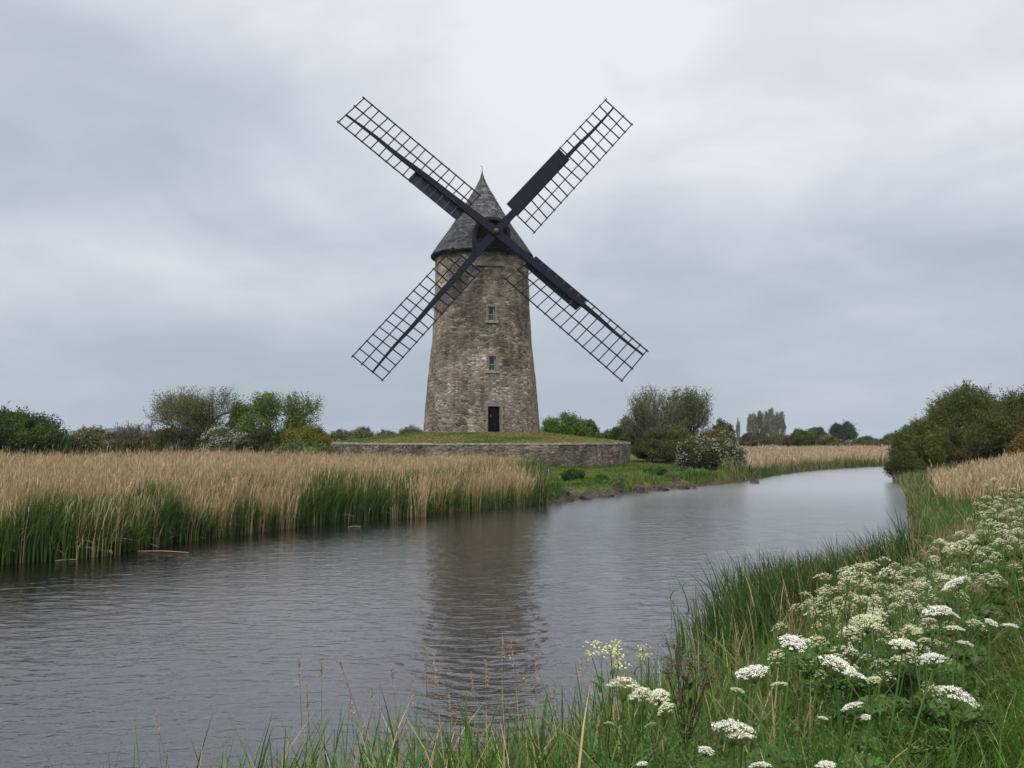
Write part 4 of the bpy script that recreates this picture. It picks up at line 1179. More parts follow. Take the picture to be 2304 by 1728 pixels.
# tan reeds by the right bushes
xs, ys, sd_ = rb_points(52000, (10, 36), (33, 56), 1.0, 7)
ok = (fnoise(xs, ys, .7) + 1.0 * smooth(.8, 2.5, sd_) - 1.6 * smooth(3.5, 7, sd_) - 1.2 * smooth(46, 56, ys) - 1.2 * smooth(38, 33, ys) > -.7 + 1.5 * rng.random(len(xs))); xs, ys = xs[ok], ys[ok]
reeds('reed_bed', 'small tan reed patch on the right bank below the dark bushes', xs, ys, rng, 1.05 + .2 * fnoise(xs, ys, .6), 0, (.40, .31, .17), (.33, .245, .135), None, leafn=2, w=.013)
# sedge along the water
xs, ys, sd_ = rb_points(240000, (-1, 20), (8, 40), -.75, 2.6, lambda x, y, s: np.where(y < 20.5, np.where(fnoise(x, y, .8) > -.45, 1, .15) * smooth(-.85, .1, s) * smooth(12, 14, y) * (1 - smooth(17.5, 19.5, y)), smooth(.0, .4, s) * smooth(25, 27, y) * np.where(fnoise(x, y, .5) > -.5, 1, .2)))
n = len(xs); gh = rng.uniform(.5, 1.0, n) * (.95 + .15 * fnoise(xs, ys, .7)) * np.where(ys > 20, .75, 1) * (.85 + .30 * fnoise(xs, ys, 2.0)); gh = np.clip(gh, .12, 1.25); gp = smooth(19, 24, ys)[:, None]
gc = (np.array([.04, .078, .019]) * (1 - gp) + np.array([.055, .12, .02]) * gp) * (1 + rng.normal(size=(n, 1)) * .28)
dm = rng.random(n) < .13; gc[dm] = np.array([.27, .21, .11]) * (1 + rng.normal(size=(dm.sum(), 1)) * .2)
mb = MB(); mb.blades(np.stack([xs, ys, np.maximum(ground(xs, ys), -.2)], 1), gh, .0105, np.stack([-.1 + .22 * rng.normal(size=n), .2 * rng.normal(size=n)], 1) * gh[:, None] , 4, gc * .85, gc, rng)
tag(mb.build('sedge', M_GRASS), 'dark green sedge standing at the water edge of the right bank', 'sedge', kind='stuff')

xs, ys, sd_ = rb_points(70000, (10, 34), (30, 74), -.2, 3.6, lambda x, y, s: .25 + .75 * smooth(-.6, .5, fnoise(x, y, .8))); n = len(xs)
gh = rng.uniform(.2, .8, n) * (1 + .3 * fnoise(xs, ys, 1.1)); dm = smooth(.1, .9, rng.random(n))[:, None]; gc = (np.array([.075, .105, .03]) * (1 - dm * .6) + np.array([.26, .2, .1]) * dm * .6) * (1 + rng.normal(size=(n, 1)) * .3)
mb = MB(); mb.blades(np.stack([xs, ys, np.maximum(ground(xs, ys), -.1)], 1), gh, .022, .2 * rng.normal(size=(n, 2)), 3, gc * .85, gc, rng)
tag(mb.build('rushes', M_GRASS), 'green rushes along the right bank below the willows', 'rushes', kind='stuff')

# meadow grass of the bank: fine near the camera, coarser further away
def meadow(name, label_, n, xr, yr, lo, hi, h, w, cols, bend, dens=None, seg=3, dry=.1):
    xs, ys, sd_ = rb_points(n, xr, yr, lo, hi, dens); n = len(xs)
    gh = rng.uniform(*h, n) * (1 + .25 * fnoise(xs, ys, .8))
    mixv = smooth(-.7, .7, fnoise(xs, ys, .6) + .4 * rng.normal(size=n))[:, None]
    gc = (np.array(cols[0]) * mixv + np.array(cols[1]) * (1 - mixv)) * (1 + rng.normal(size=(n, 1)) * .22)
    dm = rng.random(n) < dry; gc[dm] = np.array([.30, .24, .12]) * (1 + rng.normal(size=(dm.sum(), 1)) * .2)
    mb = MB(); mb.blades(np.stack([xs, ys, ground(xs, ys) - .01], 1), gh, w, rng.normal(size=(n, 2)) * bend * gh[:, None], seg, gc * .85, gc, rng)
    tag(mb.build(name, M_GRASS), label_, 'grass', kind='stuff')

meadow('bank_grass', 'bright green meadow grass on the bank at the lower right', 150000, (-2, 7.5), (1.6, 12), .9, 14, (.16, .42), .0042, ((.048, .105, .012), (.085, .13, .02)), .45, seg=4, dry=.08)
meadow('waterside_grass', 'broad grass blades on the near bank at the bottom of the photo', 9000, (-1.8, 4), (3.2, 10.5), -.2, 3.0, (.35, .85), .008, ((.06, .125, .02), (.09, .14, .035)), .32, seg=4, dry=.22)
meadow('far_bank_grass', 'rough grass along the right bank between river and flowers', 200000, (1, 34), (11, 52), 1.1, 22, (.22, .5), .011, ((.06, .105, .02), (.14, .13, .05)), .4, seg=3, dry=.22)

meadow('dead_stems', 'brown dead stems among the flowers on the right bank', 9000, (3, 16), (7.5, 26), 1.0, 7, (.45, .95), .0055, ((.24, .17, .09), (.17, .12, .07)), .22, dens=lambda x, y, s: np.where(fnoise(x, y, .55) > .1, .8, .15), seg=3, dry=.3)
meadow('dry_grass', 'pale dry grass between sedge and flowers at the bend of the near bank', 5000, (0, 8), (11.5, 18), .5, 2.6, (.3, .7), .0045, ((.36, .28, .15), (.26, .2, .1)), .3, seg=4, dry=.3)
meadow('iris_blades', 'broad upright green blades along the bottom edge of the photo', 460, (-2.0, 3), (4.2, 8.5), .1, 2.6, (.55, 1.0), .0125, ((.055, .13, .018), (.075, .15, .025)), .13, seg=6, dry=.08)

xs, ys, sd_ = rb_points(26000, (-2, 7), (1.8, 10), .5, 9, lambda x, y, s: smooth(-.1, .9, fnoise(x, y, 1.3))); n = len(xs)
hg = rng.uniform(.03, .30, n); mb = MB()
mb.leaves(np.stack([xs, ys, ground(xs, ys) + hg], 1), rng.normal(size=(n, 3)) * .55 + [0, -.2, .9], rng.uniform(.02, .055, n), np.array([.045, .085, .022]) * (1 + rng.normal(size=(n, 1)) * .3), rng, .32)
tag(mb.build('ground_herbs', M_GRASS), 'low broad-leaved weeds among the grass of the near bank', 'weeds', kind='stuff')
xs, ys, sd_ = rb_points(30000, (-2, 7), (1.8, 11), .1, 9, lambda x, y, s: smooth(-.3, .8, fnoise(x + 9, y, 1.0))); n = len(xs)
ln = rng.uniform(.12, .4, n); an = rng.uniform(0, 6.28, n); mb = MB()
mb.blades(np.stack([xs, ys, ground(xs, ys) + rng.uniform(.0, .14, n)], 1), ln * .3, .0032, np.stack([np.cos(an), np.sin(an)], 1) * ln[:, None], 3, np.array([.24, .19, .10]) * (1 + rng.normal(size=(n, 1)) * .25), None, rng)
tag(mb.build('thatch', M_REED), 'matted dead grass lying between the green blades of the near bank', 'dead grass', kind='stuff')

# ------------------------------------------------------------------ rocks along the left bank
def rock(px, py, wpx, hz, seed, label):
    rng = np.random.default_rng(seed); c = at_z(px, py, .12); s = wpx / F * c[1] / 2
    import bmesh
    bm = bmesh.new(); bmesh.ops.create_icosphere(bm, subdivisions=4, radius=1)
    V = np.array([v.co[:] for v in bm.verts])
    K = rng.normal(size=(14, 3)); K /= np.linalg.norm(K, axis=1, keepdims=True)
    for k in K:                                            # chop planes give broken faces
        t = rng.uniform(.38, .85); dpt = V @ k; over = np.maximum(dpt - t, 0); V = V - over[:, None] * k * .92
    for q in range(4):
        kk = rng.normal(size=3) * (3 + 4 * q); V = V * (1 + (.05 / (q + 1)) * np.sin(V @ kk + q)[:, None])
    V = V * [s * 1.1, s * rng.uniform(.6, .9), hz * 1.25]
    mb = MB(); mb.add(V, [[v.index for v in f_.verts] for f_ in bm.faces]); bm.free()
    gz = max(0.0, float(ground(c[:1], c[1:2])[0]))
    o = mb.build('rock', M_ROCK); o.location = (c[0], c[1] + s * .3, gz * .6 + hz * .25); o.rotation_euler = (0, rng.uniform(-.1, .1), rng.uniform(-.3, .3))
    tag(o, label, 'rock', 'rocks on the left river bank')

for i, (px_, py_, w_, h_, lb) in enumerate([
        (1268, 1118, 40, .30, 'dark low rock at the waterline just right of the reeds'), (1300, 1108, 34, .28, 'brown rock under the dark green bank bush'),
        (1333, 1108, 30, .38, 'rock beside the bright green clump, on its left'), (1400, 1100, 52, .42, 'broad layered rock slab, largest left of the bank gap'),
        (1432, 1103, 44, .34, 'wedge shaped rock at the water right of the broad slab'), (1374, 1112, 22, .2, 'small pale rock below the broad slab'),
        (1470, 1094, 46, .4, 'brown rock in the middle of the stony bank'), (1505, 1090, 54, .42, 'large pale-topped rock at the right of the stony bank'),
        (1523, 1094, 40, .34, 'flat rock at the right end of the stony bank'), (1700, 1083, 22, .22, 'lone dark rock in the water beyond the white hawthorn'),
        (1563, 1096, 18, .12, 'small flat pale stone at the waterline left of the white hawthorn'), (1452, 1104, 20, .16, 'little rock at the waterline under the brown rock'),
        (1282, 1121, 26, .22, 'flat brown rock at the waterline below the dark bank bush'), (1318, 1117, 30, .24, 'low brown slab in the muddy bank left of the bright green clump'),
        (1358, 1113, 34, .26, 'brown slab under the bright green clump'), (1388, 1107, 36, .36, 'tilted brown ledge behind the broad layered slab'),
        (1488, 1099, 38, .26, 'low ledge at the waterline under the pale-topped rock'), (1540, 1096, 26, .24, 'small brown rock just right of the flat rock')]):
    rock(px_, py_, w_, h_, 200 + i, lb)

# floating dead reed stalks
for i, (a, b, lb) in enumerate([((310, 1240), (425, 1243), 'long pale reed stalk floating at the edge of the left reed bed'), ((125, 1262), (172, 1259), 'short pale reed stalk floating at the far left'),
                                ((783, 1186), (812, 1184), 'small reed stalk floating below the middle of the reed bed')]):
    A = at_z(*a, .02); B = at_z(*b, .02); mb = MB(); m = (A + B) / 2 + [0, .1, .01]
    mb.tubes([A, m], [m, B], [.014, .012], [.012, .008], 6, (.26, .21, .13)); tag(mb.build('reed_stalk', M_REED, origin=A), lb, 'reed stalk', 'reed stalks floating by the left bank')

# ------------------------------------------------------------------ foreground flowers
def umbel(mb, c, R, tilt, rng, white=(.86, .84, .72), nu=24, nf=13, drop=.55, dome=.34, green=(.10, .15, .04)):
    """flat-topped flower head: rays, umbellets, florets; c = centre of the top"""
    tilt = np.asarray(tilt, float); up = np.array([tilt[0], tilt[1], 1.0]); up /= np.linalg.norm(up)
    e1 = np.cross(up, [0, 1, .1]); e1 /= np.linalg.norm(e1); e2 = np.cross(up, e1)
    i = np.arange(nu); r = np.sqrt((i + .5) / nu) * .90 * rng.uniform(.92, 1.08, nu); th = i * 2.39996 + rng.uniform(-.2, .2, nu)
    hgt = dome * (1 - r ** 2) + rng.uniform(-.04, .05, nu)
    pc = c + R * (e1 * (r * np.cos(th))[:, None] + e2 * (r * np.sin(th))[:, None] + up * (hgt - dome)[:, None])
    hub = c - up * R * (dome + drop)
    hubs = np.tile(hub, (nu, 1)); mid = (hubs + pc) / 2 - up * R * .06
    mb.tubes(hubs, mid, R * .018, R * .015, 3, green); mb.tubes(mid, pc - up * R * .05, R * .015, R * .012, 3, green)
    ur = R * .18 * rng.uniform(.75, 1.2, nu)
    j = np.arange(nf); rj = np.sqrt((j + .3) / nf); tj = j * 2.39996
    P = pc[:, None] + ur[:, None, None] * (e1 * (rj * np.cos(tj))[:, None] + e2 * (rj * np.sin(tj))[:, None] + up * (.45 * (1 - rj ** 2))[:, None])[None]
    P = P.reshape(-1, 3) + rng.normal(size=(nu * nf, 3)) * R * .018
    out = (e1 * (rj * np.cos(tj))[:, None] + e2 * (rj * np.sin(tj))[:, None])
    N = np.tile(up + out * .5, (nu, 1)) + rng.normal(size=(nu * nf, 3)) * .35
    cc = np.asarray(white) * (1 + rng.normal(size=(nu * nf, 1)) * .05)
    mb.leaves(P, N, R * .082 * rng.uniform(.8, 1.2, nu * nf), cc, rng, .42); 
    mb.leaves(P + rng.normal(size=P.shape) * R * .02, N, R * .075 * rng.uniform(.8, 1.2, nu * nf), cc * .97, rng, .42)
    return hub


def feather_leaf(mb, base, dirv, L, rng, col):
    d = np.asarray(dirv, float); d /= np.linalg.norm(d); side = np.cross(d, [0, 0, 1.]); side /= max(np.linalg.norm(side), 1e-6); upv = np.cross(side, d)
    n = 8; prev = base
    for i in range(1, n + 1):
        t = i / n; q = base + d * L * t - np.array([0, 0, .25 * L * t * t]); mb.tubes([prev], [q], .002, .0015, 3, col)
        for sgn in (-1, 1):
            m = 6; ll = L * .38 * math.sin(min(1, t * .9 + .25) * PI) + .02
            tt = (np.arange(m) + 1) / m
            pc = q + (side * sgn + d * .5) [None] * (ll * tt)[:, None] * .8 - np.array([0, 0, 1.]) * (.2 * ll * tt ** 2)[:, None]
            mb.leaves(pc + rng.normal(size=(m, 3)) * .004, np.tile(upv, (m, 1)) + rng.normal(size=(m, 3)) * .35, ll * .42, np.tile(col, (m, 1)) * (1 + rng.normal(size=(m, 1)) * .15), rng, .3)
        prev = q


def curve_stem(mb, a, b, r0, r1, rng, col, bow=.04, n=6):
    a = np.asarray(a, float); b = np.asarray(b, float); d = b - a; o = rng.normal(size=3) * np.linalg.norm(d) * bow; prev = a
    for i in range(1, n + 1):
        t = i / n; q = a + d * t + o * math.sin(t * PI)
        mb.tubes([prev], [q], r0 + (r1 - r0) * (t - 1 / n), r0 + (r1 - r0) * t, 6, col); prev = q


GREEN = np.array([.065, .115, .028])


def umbel_plant(name, label, heads, foot, seed, group=None, white=(.86, .83, .70), cat='wildflower', leaves=4, nu=30, nf=18, dome=.34):
    """heads: list of (world centre, radius, tilt)"""
    rng = np.random.default_rng(seed); root = empty(name, foot, label, cat, group); foot = np.asarray(foot, float)
    mbs = MB(); hubs = []
    main = None
    for k, (c, R, tl) in enumerate(heads):
        mb = MB(); hub = umbel(mb, np.asarray(c, float), R, tl, rng, white, nu, nf, dome=dome * rng.uniform(.7, 1.4)); mb.build('flower_head', M_PETAL, root, foot)
        if main is None:
            main = hub; curve_stem(mbs, foot, hub, .0062, .0036, rng, GREEN * rng.uniform(.8, 1.2), .03)
        else:
            t = rng.uniform(.35, .6); a = foot + (main - foot) * t; curve_stem(mbs, a, hub, .0044, .0028, rng, GREEN * rng.uniform(.8, 1.2), .05)
    mbs.build('stem', M_LEAF, root, foot)
    if leaves:
        ml = MB()
        for k in range(leaves):
            t = rng.uniform(.08, .55); a = foot + (main - foot) * t; an = rng.uniform(0, 2 * PI)
            feather_leaf(ml, a, (math.cos(an), math.sin(an), .55), rng.uniform(.13, .26), rng, GREEN * rng.uniform(.8, 1.15))
        ml.build('foliage', M_LEAF, root, foot)
    return root


def head_at(px, py, wpx, z):
    c = at_z(px, py, z); return c, wpx / F * c[1] / 2


def gz1(x, y): return float(ground(np.array([x]), np.array([y]))[0])

FG = [  # (heads [(px, py, width px, z)], foot offset (dx, dy), label)
    ([(1951, 1388, 78, 2.06)], (.05, .05), 'flat white flower head in the middle of the flower bed, below the creamy mass'),
    ([(1785, 1440, 66, 2.03)], (.02, .05), 'white flower head at the left of the bed, above the big domed head'),
    ([(2031, 1444, 62, 2.04)], (-.05, .05), 'white flower head on a leaning stem right of the central flat head'),
    ([(2096, 1474, 62, 2.03)], (-.15, .0), 'loose white flower head second from the right grass edge'),
    ([(1690, 1505, 78, 1.98)], (.03, .05), 'wide white flower head farthest left in the lower bed'),
    ([(1891, 1488, 90, 2.05), (1925, 1515, 60, 2.02)], (.0, .05), 'big domed double white flower head in the centre of the lower bed'),
    ([(1966, 1525, 36, 2.0)], (.02, .05), 'small creamy flower head just right of the big domed double head'),
    ([(1754, 1536, 40, 1.95)], (.0, .05), 'greenish cream young flower head right of the wide left head'),
    ([(1661, 1549, 36, 1.93)], (.0, .03), 'yellowish young flower head below the wide left head'),
    ([(1916, 1584, 56, 2.02), (1948, 1611, 24, 1.98)], (.0, .05), 'ragged white flower head with a small side head, low in the centre'),
    ([(2162, 1556, 92, 2.06)], (.0, .03), 'large drooping white flower head nearest the green grass on the right'),
    ([(1649, 1626, 108, 2.1), (1668, 1652, 64, 2.08)], (.02, .0), 'largest white flower head, spreading at the bottom beside the dark leaves'),
    ([(1590, 1684, 40, 2.0)], (.0, .05), 'small round white flower head at the very bottom left of the bed'),
    ([(1711, 1716, 56, 2.1)], (.0, .0), 'white flower head cut by the bottom edge, left one'),
    ([(1858, 1717, 48, 2.1)], (.0, .0), 'white flower head cut by the bottom edge, right one'),
    ([(1852, 1613, 24, 1.95)], (.0, .03), 'tiny white flower head left of the ragged low head'),
    ([(2143, 1308, 58, 2.10)], (-.1, .0), 'flat white flower head standing alone at the upper right of the bed'),
    ([(2108, 1368, 64, 2.08), (2140, 1378, 44, 2.06), (2090, 1392, 36, 2.0)], (.0, .05), 'tight cluster of three white flower heads at the right of the bed'),
    ([(2148, 1410, 46, 2.02)], (-.05, .0), 'white flower head just below the tight cluster of three'),
    ([(2232, 1398, 32, 1.9), (2272, 1404, 40, 1.9)], (.0, .0), 'pair of small white flower heads alone in the right grass'),
    ([(2173, 1444, 42, 1.98)], (-.05, .0), 'small flat white flower head beside the right grass'),
    ([(2078, 1436, 34, 1.95), (2063, 1418, 30, 1.98)], (.0, .05), 'two creamy fading flower heads behind the loose white head'),
    ([(1406, 1526, 84, 1.74), (1446, 1548, 62, 1.72), (1480, 1556, 54, 1.70), (1495, 1585, 48, 1.66), (1424, 1562, 44, 1.64)], (.05, .1), 'five dense creamy white heads beside the brown seeding plant at the waterside'),
    ([(1371, 1625, 28, 1.5)], (.0, .03), 'single small cream head at the foot of the waterside grasses'),
    ([(1463, 1628, 30, 1.55)], (.0, .03), 'small greenish head left of the brown seeding plant'),
    ([(1445, 1716, 26, 1.75)], (.0, .03), 'tiny pale head at the bottom edge left of the bed'),
]
for i, (hs, off, lb) in enumerate(FG):
    rr = np.random.default_rng(300 + i); heads = []
    for (a, b, c, z) in hs:
        p, R = head_at(a, b, c, z); heads.append((p, R, rr.normal(size=2) * .22 + (np.array([.35, -.1]) if 'drooping' in lb else 0)))
    fx, fy = heads[0][0][0] + off[0] + rr.normal() * .04, heads[0][0][1] + off[1] + rr.uniform(0, .1)
    cream = any(k in lb for k in ('cream', 'yellowish', 'greenish'))
    umbel_plant('umbel_plant', lb, heads, (fx, fy, gz1(fx, fy) - .01), 330 + i, 'white umbel plants in the foreground bed', (.80, .77, .56) if 'five' in lb else (.62, .61, .34) if cream else (.80, .76, .63), leaves=5, dome=.75 if 'five' in lb else .34)

# prototypes for the massed flowers, copied over the bank
PROT = []
for k in range(7):
    rr = np.random.default_rng(400 + k); n = (5, 6, 4, 7, 5, 6, 5)[k]; hs = []
    for j in range(n):
        an = j * 2.4 + k; r_ = .05 + .055 * j ** .7 if j else 0
        hs.append(((math.cos(an) * r_ * 1.15, math.sin(an) * r_ * 1.15, .92 - .075 * j + rr.normal() * .04), .050 * rr.uniform(.7, 1.25), rr.normal(size=2) * .16 + np.array([math.cos(an), math.sin(an)]) * .2 * (j > 0)))
    PROT.append(umbel_plant('umbel_plant', None, hs, (0, 0, 0), 410 + k, None, (.34, .26, .17) if k > 4 else ((.70, .67, .40) if k % 2 else (.80, .76, .54)), leaves=4, nu=20, nf=9, dome=.85))
children = {p: [c for c in p.children] for p in PROT}
used = set()


def place(proto, loc, rz, s, label, group):
    if proto not in used: o = proto; used.add(proto)
    else:
        o = proto.copy(); COL.objects.link(o)
        for c in children[proto]:
            d = c.copy(); COL.objects.link(d); d.parent = o
    o.location = tuple(float(v) for v in loc); o.rotation_euler = (0, 0, rz); o.scale = (s, s, s)
    tag(o, label, 'wildflower', group)

rr = np.random.default_rng(77)
def mass(px0, px1, py0, py1, n, z, label, group, zj=.08, lo=0, hi=5):
    for _ in range(n):
        a, b = rr.uniform(px0, px1), rr.uniform(py0, py1); p = at_z(a, b, z + rr.normal() * zj)
        gz = gz1(p[0], p[1]); s = (p[2] - gz) / .92
        if s < .35: continue
        s = float(np.clip(s, .4, 1.25))
        place(PROT[rr.integers(lo, hi)], (p[0], p[1], gz), rr.uniform(0, 6.28), s, label, group)

mass(1800, 1930, 1262, 1320, 9, 1.92, 'cream flowered plant in the dense patch beside the dark sedge', 'cream flowered plants beside the dark sedge')
mass(1930, 2060, 1265, 1330, 9, 1.98, 'cream flowered plant in the middle of the thick flower mass', 'cream flowered plants in the middle mass')
mass(1860, 2060, 1340, 1400, 8, 1.95, 'cream flowered plant in the row behind the flat white heads', 'cream flowered plants behind the flat white heads')
mass(1905, 1990, 1222, 1262, 6, 1.85, 'yellowish cream plant at the upper tip of the flower mass near the water', 'yellowish plants near the water')
mass(2030, 2150, 1225, 1290, 5, 2.0, 'cream flowered plant among brown stems behind the bed', 'cream plants among the brown stems')
mass(2040, 2190, 1170, 1285, 11, 2.0, 'brown withered flower plant among the cream flowers behind the bed', 'brown withered plants behind the bed', .08, 5, 7)
mass(1900, 2120, 1330, 1400, 4, 1.85, 'brown withered flower plant low between the flat white heads', 'brown withered plants in the bed', .08, 5, 7)
mass(2110, 2304, 1160, 1235, 13, 2.05, 'pale flowered plant in the far flower drift on the right', 'pale plants in the far flower drift')
mass(2200, 2330, 1085, 1160, 16, 2.1, 'pale flowered plant in the flower drift at the right edge', 'pale plants at the right edge')
mass(2225, 2330, 1045, 1085, 14, 2.2, 'small distant pale flower on the bank below the brown bush', 'distant pale flowers on the right bank', .05)

# yellow-flowered plant and brown seeding plant by the water
def spray_plant(name, label, tips, foot, seed, cat, col, fl, flr, petals, stemcol):
    rng = np.random.default_rng(seed); root = empty(name, foot, label, cat); foot = np.asarray(foot, float); ms = MB(); mh = MB()
    cen = np.mean([t for t in tips], axis=0)
    fork = foot + (cen - foot) * .45; curve_stem(ms, foot, fork, .006, .0045, rng, stemcol, .03)
    for t in tips:
        f2 = fork + (np.asarray(t) - fork) * rng.uniform(.0, .25); curve_stem(ms, f2, t, .0032, .002, rng, stemcol, .05)
        pos = np.asarray(t) + rng.normal(size=(petals, 3)) * [flr, flr, flr * .45]
        mh.leaves(pos, rng.normal(size=(petals, 3)) * .6 + [0, 0, 1], flr * .65, np.asarray(fl) * (1 + rng.normal(size=(petals, 1)) * .15), rng, .4)
        mh.build('flower_head', M_PETAL, root, foot); mh = MB()
    ms.build('stem', M_LEAF, root, foot)
    ml = MB()
    for k in range(26):
        t = rng.uniform(.1, .9); a = foot + (cen - foot) * t + rng.normal(size=3) * .03; an = rng.uniform(0, 6.28)
        ln = rng.uniform(.08, .17); l2 = np.array([[math.cos(an), math.sin(an)]]) * ln * .7
        ml.blades(a[None], np.array([ln * .7]), np.array([.011]), l2, 4, np.asarray(col)[None], None, rng)
    ml.build('foliage', M_LEAF, root, foot)
    return root
tips = [at_z(a, b, 1.72 + .02 * i) for i, (a, b) in enumerate([(1340, 1448), (1390, 1448), (1355, 1469), (1390, 1469), (1392, 1493), (1330, 1472), (1372, 1460)])]
fx, fy = tips[2][0] + .03, tips[2][1] + .1
spray_plant('yellow_flower', 'yellow-flowered plant standing tallest at the waterside', tips, (fx, fy, gz1(fx, fy)), 501, 'wildflower', GREEN * 1.1, (.56, .54, .22), .024, 34, GREEN * 1.2)
tips = [at_z(a, b, 1.7) for a, b in [(1446, 1455), (1458, 1472), (1440, 1476)]]; fx, fy = tips[0][0], tips[0][1] + .1
spray_plant('yellow_flower', 'smaller yellow-tipped plant between the tall yellow one and the brown seeding plant', tips, (fx, fy, gz1(fx, fy)), 502, 'wildflower', GREEN, (.50, .50, .16), .018, 26, GREEN * 1.2)
tips = [at_z(a, b, 1.68 - .005 * i) for i, (a, b) in enumerate([(1517, 1452), (1500, 1480), (1535, 1470), (1550, 1490), (1520, 1500), (1565, 1505), (1585, 1500), (1540, 1520), (1500, 1515), (1590, 1530), (1570, 1540), (1602, 1520)])]
fx, fy = tips[4][0] + .06, tips[4][1] + .1
spray_plant('seeding_dock', 'dark red-brown seeding plant at the waterside left of the flower bed', tips, (fx, fy, gz1(fx, fy)), 503, 'plant', (.035, .05, .018), (.085, .052, .026), .026, 34, (.05, .035, .02))

# dark leafy herbs under the brown plant
def herb(label, px, py, z, rad_, n, leaf, col, seed):
    rng = np.random.default_rng(seed); c = at_z(px, py, z); gz = gz1(c[0], c[1]); root = empty('leafy_herb', (c[0], c[1], gz), label, 'plant', 'leafy herbs on the near bank')
    hh_ = z - gz; pos = rng.normal(size=(n, 3)) * [rad_, rad_, 0]; pos[:, 2] = rng.uniform(.1, 1.0, n) * hh_
    pos[:, :2] *= (1.1 - .5 * pos[:, 2:3] / hh_)
    mb = MB(); mb.leaves(pos, rng.normal(size=(n, 3)) * .6 + [0, -.2, .9], leaf * rng.uniform(.5, 1.1, n) * .62, np.asarray(col) * 1.5 * (1 + rng.normal(size=(n, 1)) * .25), rng, .13); mb.build('foliage', M_LEAF, root)
    mb = MB()
    for k in range(9): curve_stem(mb, rng.normal(size=3) * [.03, .03, 0], pos[rng.integers(n)], .003, .002, rng, GREEN * .8)
    mb.build('stem', M_LEAF, root)
for i, (a, b, z, r_, n, lf, c, lb) in enumerate([
        (1530, 1640, 1.55, .17, 700, .05, (.028, .055, .016), 'dark leafy herb below the brown seeding plant'), (1600, 1600, 1.6, .16, 500, .045, (.04, .075, .02), 'dark green herb right of the brown seeding plant'),
        (1500, 1690, 1.65, .13, 420, .055, (.03, .06, .018), 'dark broad-leaved herb at the bottom edge beside the largest flower head'), (1400, 1620, 1.35, .16, 600, .04, (.05, .10, .025), 'fresh green herb under the four creamy heads'),
        (1780, 1620, 1.72, .15, 600, .04, (.04, .09, .02), 'ferny green herb in the middle of the lower bed'), (2010, 1600, 1.7, .16, 600, .04, (.04, .085, .02), 'ferny green herb right of the ragged white head'),
        (1330, 1640, 1.25, .15, 500, .045, (.055, .10, .03), 'light green herb at the bottom left of the waterside plants'), (1830, 1470, 1.75, .2, 700, .045, (.05, .09, .025), 'green herb left of the big domed double head')]):
    herb(lb, a, b, z, r_, n, lf, c, 520 + i)

# dry seed-head grass stalks in front of the water
STALK = [(672, 1482, 690, 1660), (724, 1495, 715, 1680), (787, 1560, 810, 1700), (880, 1500, 905, 1690), (958, 1440, 958, 1640), (975, 1470, 1000, 1660), (1150, 1440, 1165, 1640), (1093, 1485, 1105, 1650),
         (1130, 1425, 1150, 1640), (1245, 1530, 1250, 1650), (835, 1545, 850, 1700), (345, 1588, 375, 1740), (764, 1486, 830, 1690), (930, 1530, 935, 1690), (1175, 1500, 1190, 1660), (1060, 1510, 1075, 1650),
         (1205, 1475, 1225, 1640), (690, 1540, 700, 1700), (1308, 1480, 1310, 1620), (1010, 1560, 1015, 1690)]
SD = ('tallest left', 'second left', 'short bent', 'bowed', 'straight upright', 'leaning inner', 'broad reddish', 'thin', 'long arched', 'short stiff', 'pale low', 'lone far left', 'long leaning', 'faint pale', 'slender', 'small centre', 'fine curved', 'low left', 'right-hand', 'short middle')
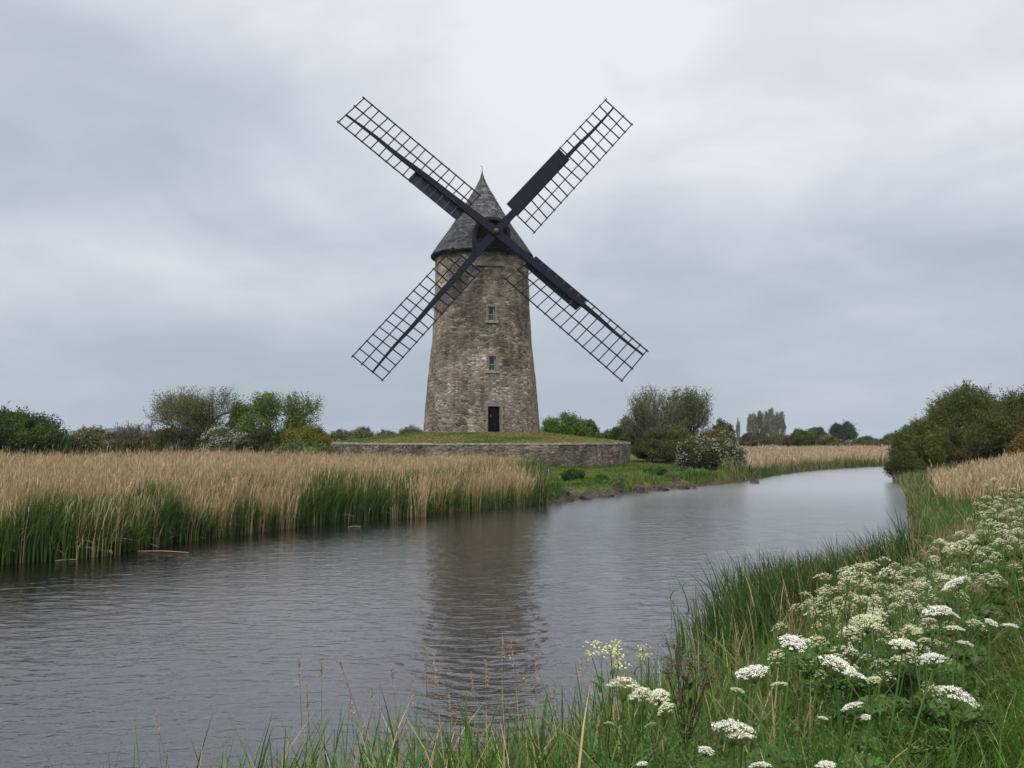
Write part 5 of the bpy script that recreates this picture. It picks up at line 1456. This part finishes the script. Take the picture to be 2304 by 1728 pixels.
for i, (a, b, c, d_) in enumerate(STALK):
    rng_ = np.random.default_rng(600 + i); Yd = rng_.uniform(4.6, 6.2); tip = at_y(a, b, Yd); low = at_y(c, d_, Yd + .1)
    dirv = (low - tip); gz = gz1(low[0], low[1]); k = (gz - tip[2]) / dirv[2]; foot = tip + dirv * k; foot[2] = gz - .02
    root = empty('grass_stalk', foot, '%s dry grass stalk with a tan seed head against the water' % SD[i], 'grass stalk', 'dry grass stalks on the near bank')
    ms = MB(); col_ = np.array([.36, .27, .15]) * rng_.uniform(.8, 1.15); curve_stem(ms, foot, tip, .0030, .0014, rng_, col_, .02, 8); ms.build('stem', M_REED, root, foot)
    n = 46; tt = rng_.uniform(0, 1, n); ax = (tip - foot) / np.linalg.norm(tip - foot); L = rng_.uniform(.06, .20); fat = rng_.uniform(.35, 1.1)
    pos = tip - ax * (tt * L)[:, None] + rng_.normal(size=(n, 3)) * .007 * fat * (.3 + tt)[:, None]
    mh = MB(); mh.leaves(pos, rng_.normal(size=(n, 3)), .013, (col_ * [1.0, .9, .85]) * (1 + rng_.normal(size=(n, 1)) * .2), rng_, .25); mh.build('seed_head', M_REED, root, foot)

# green shoots standing in the water
for i, (a, b, c, d_) in enumerate([(1505, 1300, 1512, 1395), (1517, 1285, 1553, 1370), (1516, 1330, 1517, 1400), (1565, 1310, 1567, 1405), (1578, 1305, 1580, 1410), (1560, 1330, 1566, 1400), (1600, 1275, 1604, 1395), (1590, 1320, 1592, 1405)]):
    low = at_z(c, d_, 0); tip = at_y(a, b, low[1]); rng_ = np.random.default_rng(640 + i)
    mb = MB(); h_ = tip[2]; gl = np.array([[tip[0] - low[0], rng_.normal() * .1]])
    mb.blades(np.array([[low[0], low[1], -.25]]), np.array([h_ + .25]), np.array([.012]), gl, 6, np.array([[.035, .07, .02]]), None, rng_)
    q = low + (tip - low) * .5
    mb.blades(np.array([[q[0], q[1], q[2]]]), np.array([.22]), np.array([.010]), np.array([[rng_.choice([-1, 1]) * .16, .02]]), 5, np.array([[.04, .08, .02]]), None, rng_)
    o = mb.build('reed_shoot', M_GRASS, origin=(low[0], low[1], 0))
    tag(o, ('leftmost green reed shoot standing in the water', 'green reed shoot leaning left in the water', 'short green shoot beside the leftmost one', 'upright green shoot left of the sedge clump', 'second upright green shoot left of the sedge clump',
            'bent green shoot between the upright shoots', 'tall green shoot touching the sedge clump', 'short green shoot at the foot of the sedge clump')[i], 'reed shoot', 'green reed shoots standing in the water')

# ------------------------------------------------------------------ thin air haze
m, nt, out = newmat('haze_air'); g = NT(nt)
pv = g.n('ShaderNodeVolumePrincipled'); pv.inputs['Color'].default_value = (.86, .92, 1.0, 1); pv.inputs['Density'].default_value = .00011
pv.inputs['Anisotropy'].default_value = .2
g.l(pv.outputs[0], out.inputs['Volume'])
mb = MB(); mb.box((0, 2700, 20.5), (4100, 0, 0), (0, 3400, 0), (0, 0, 23))
tag(mb.build('haze', m), kind='stuff')
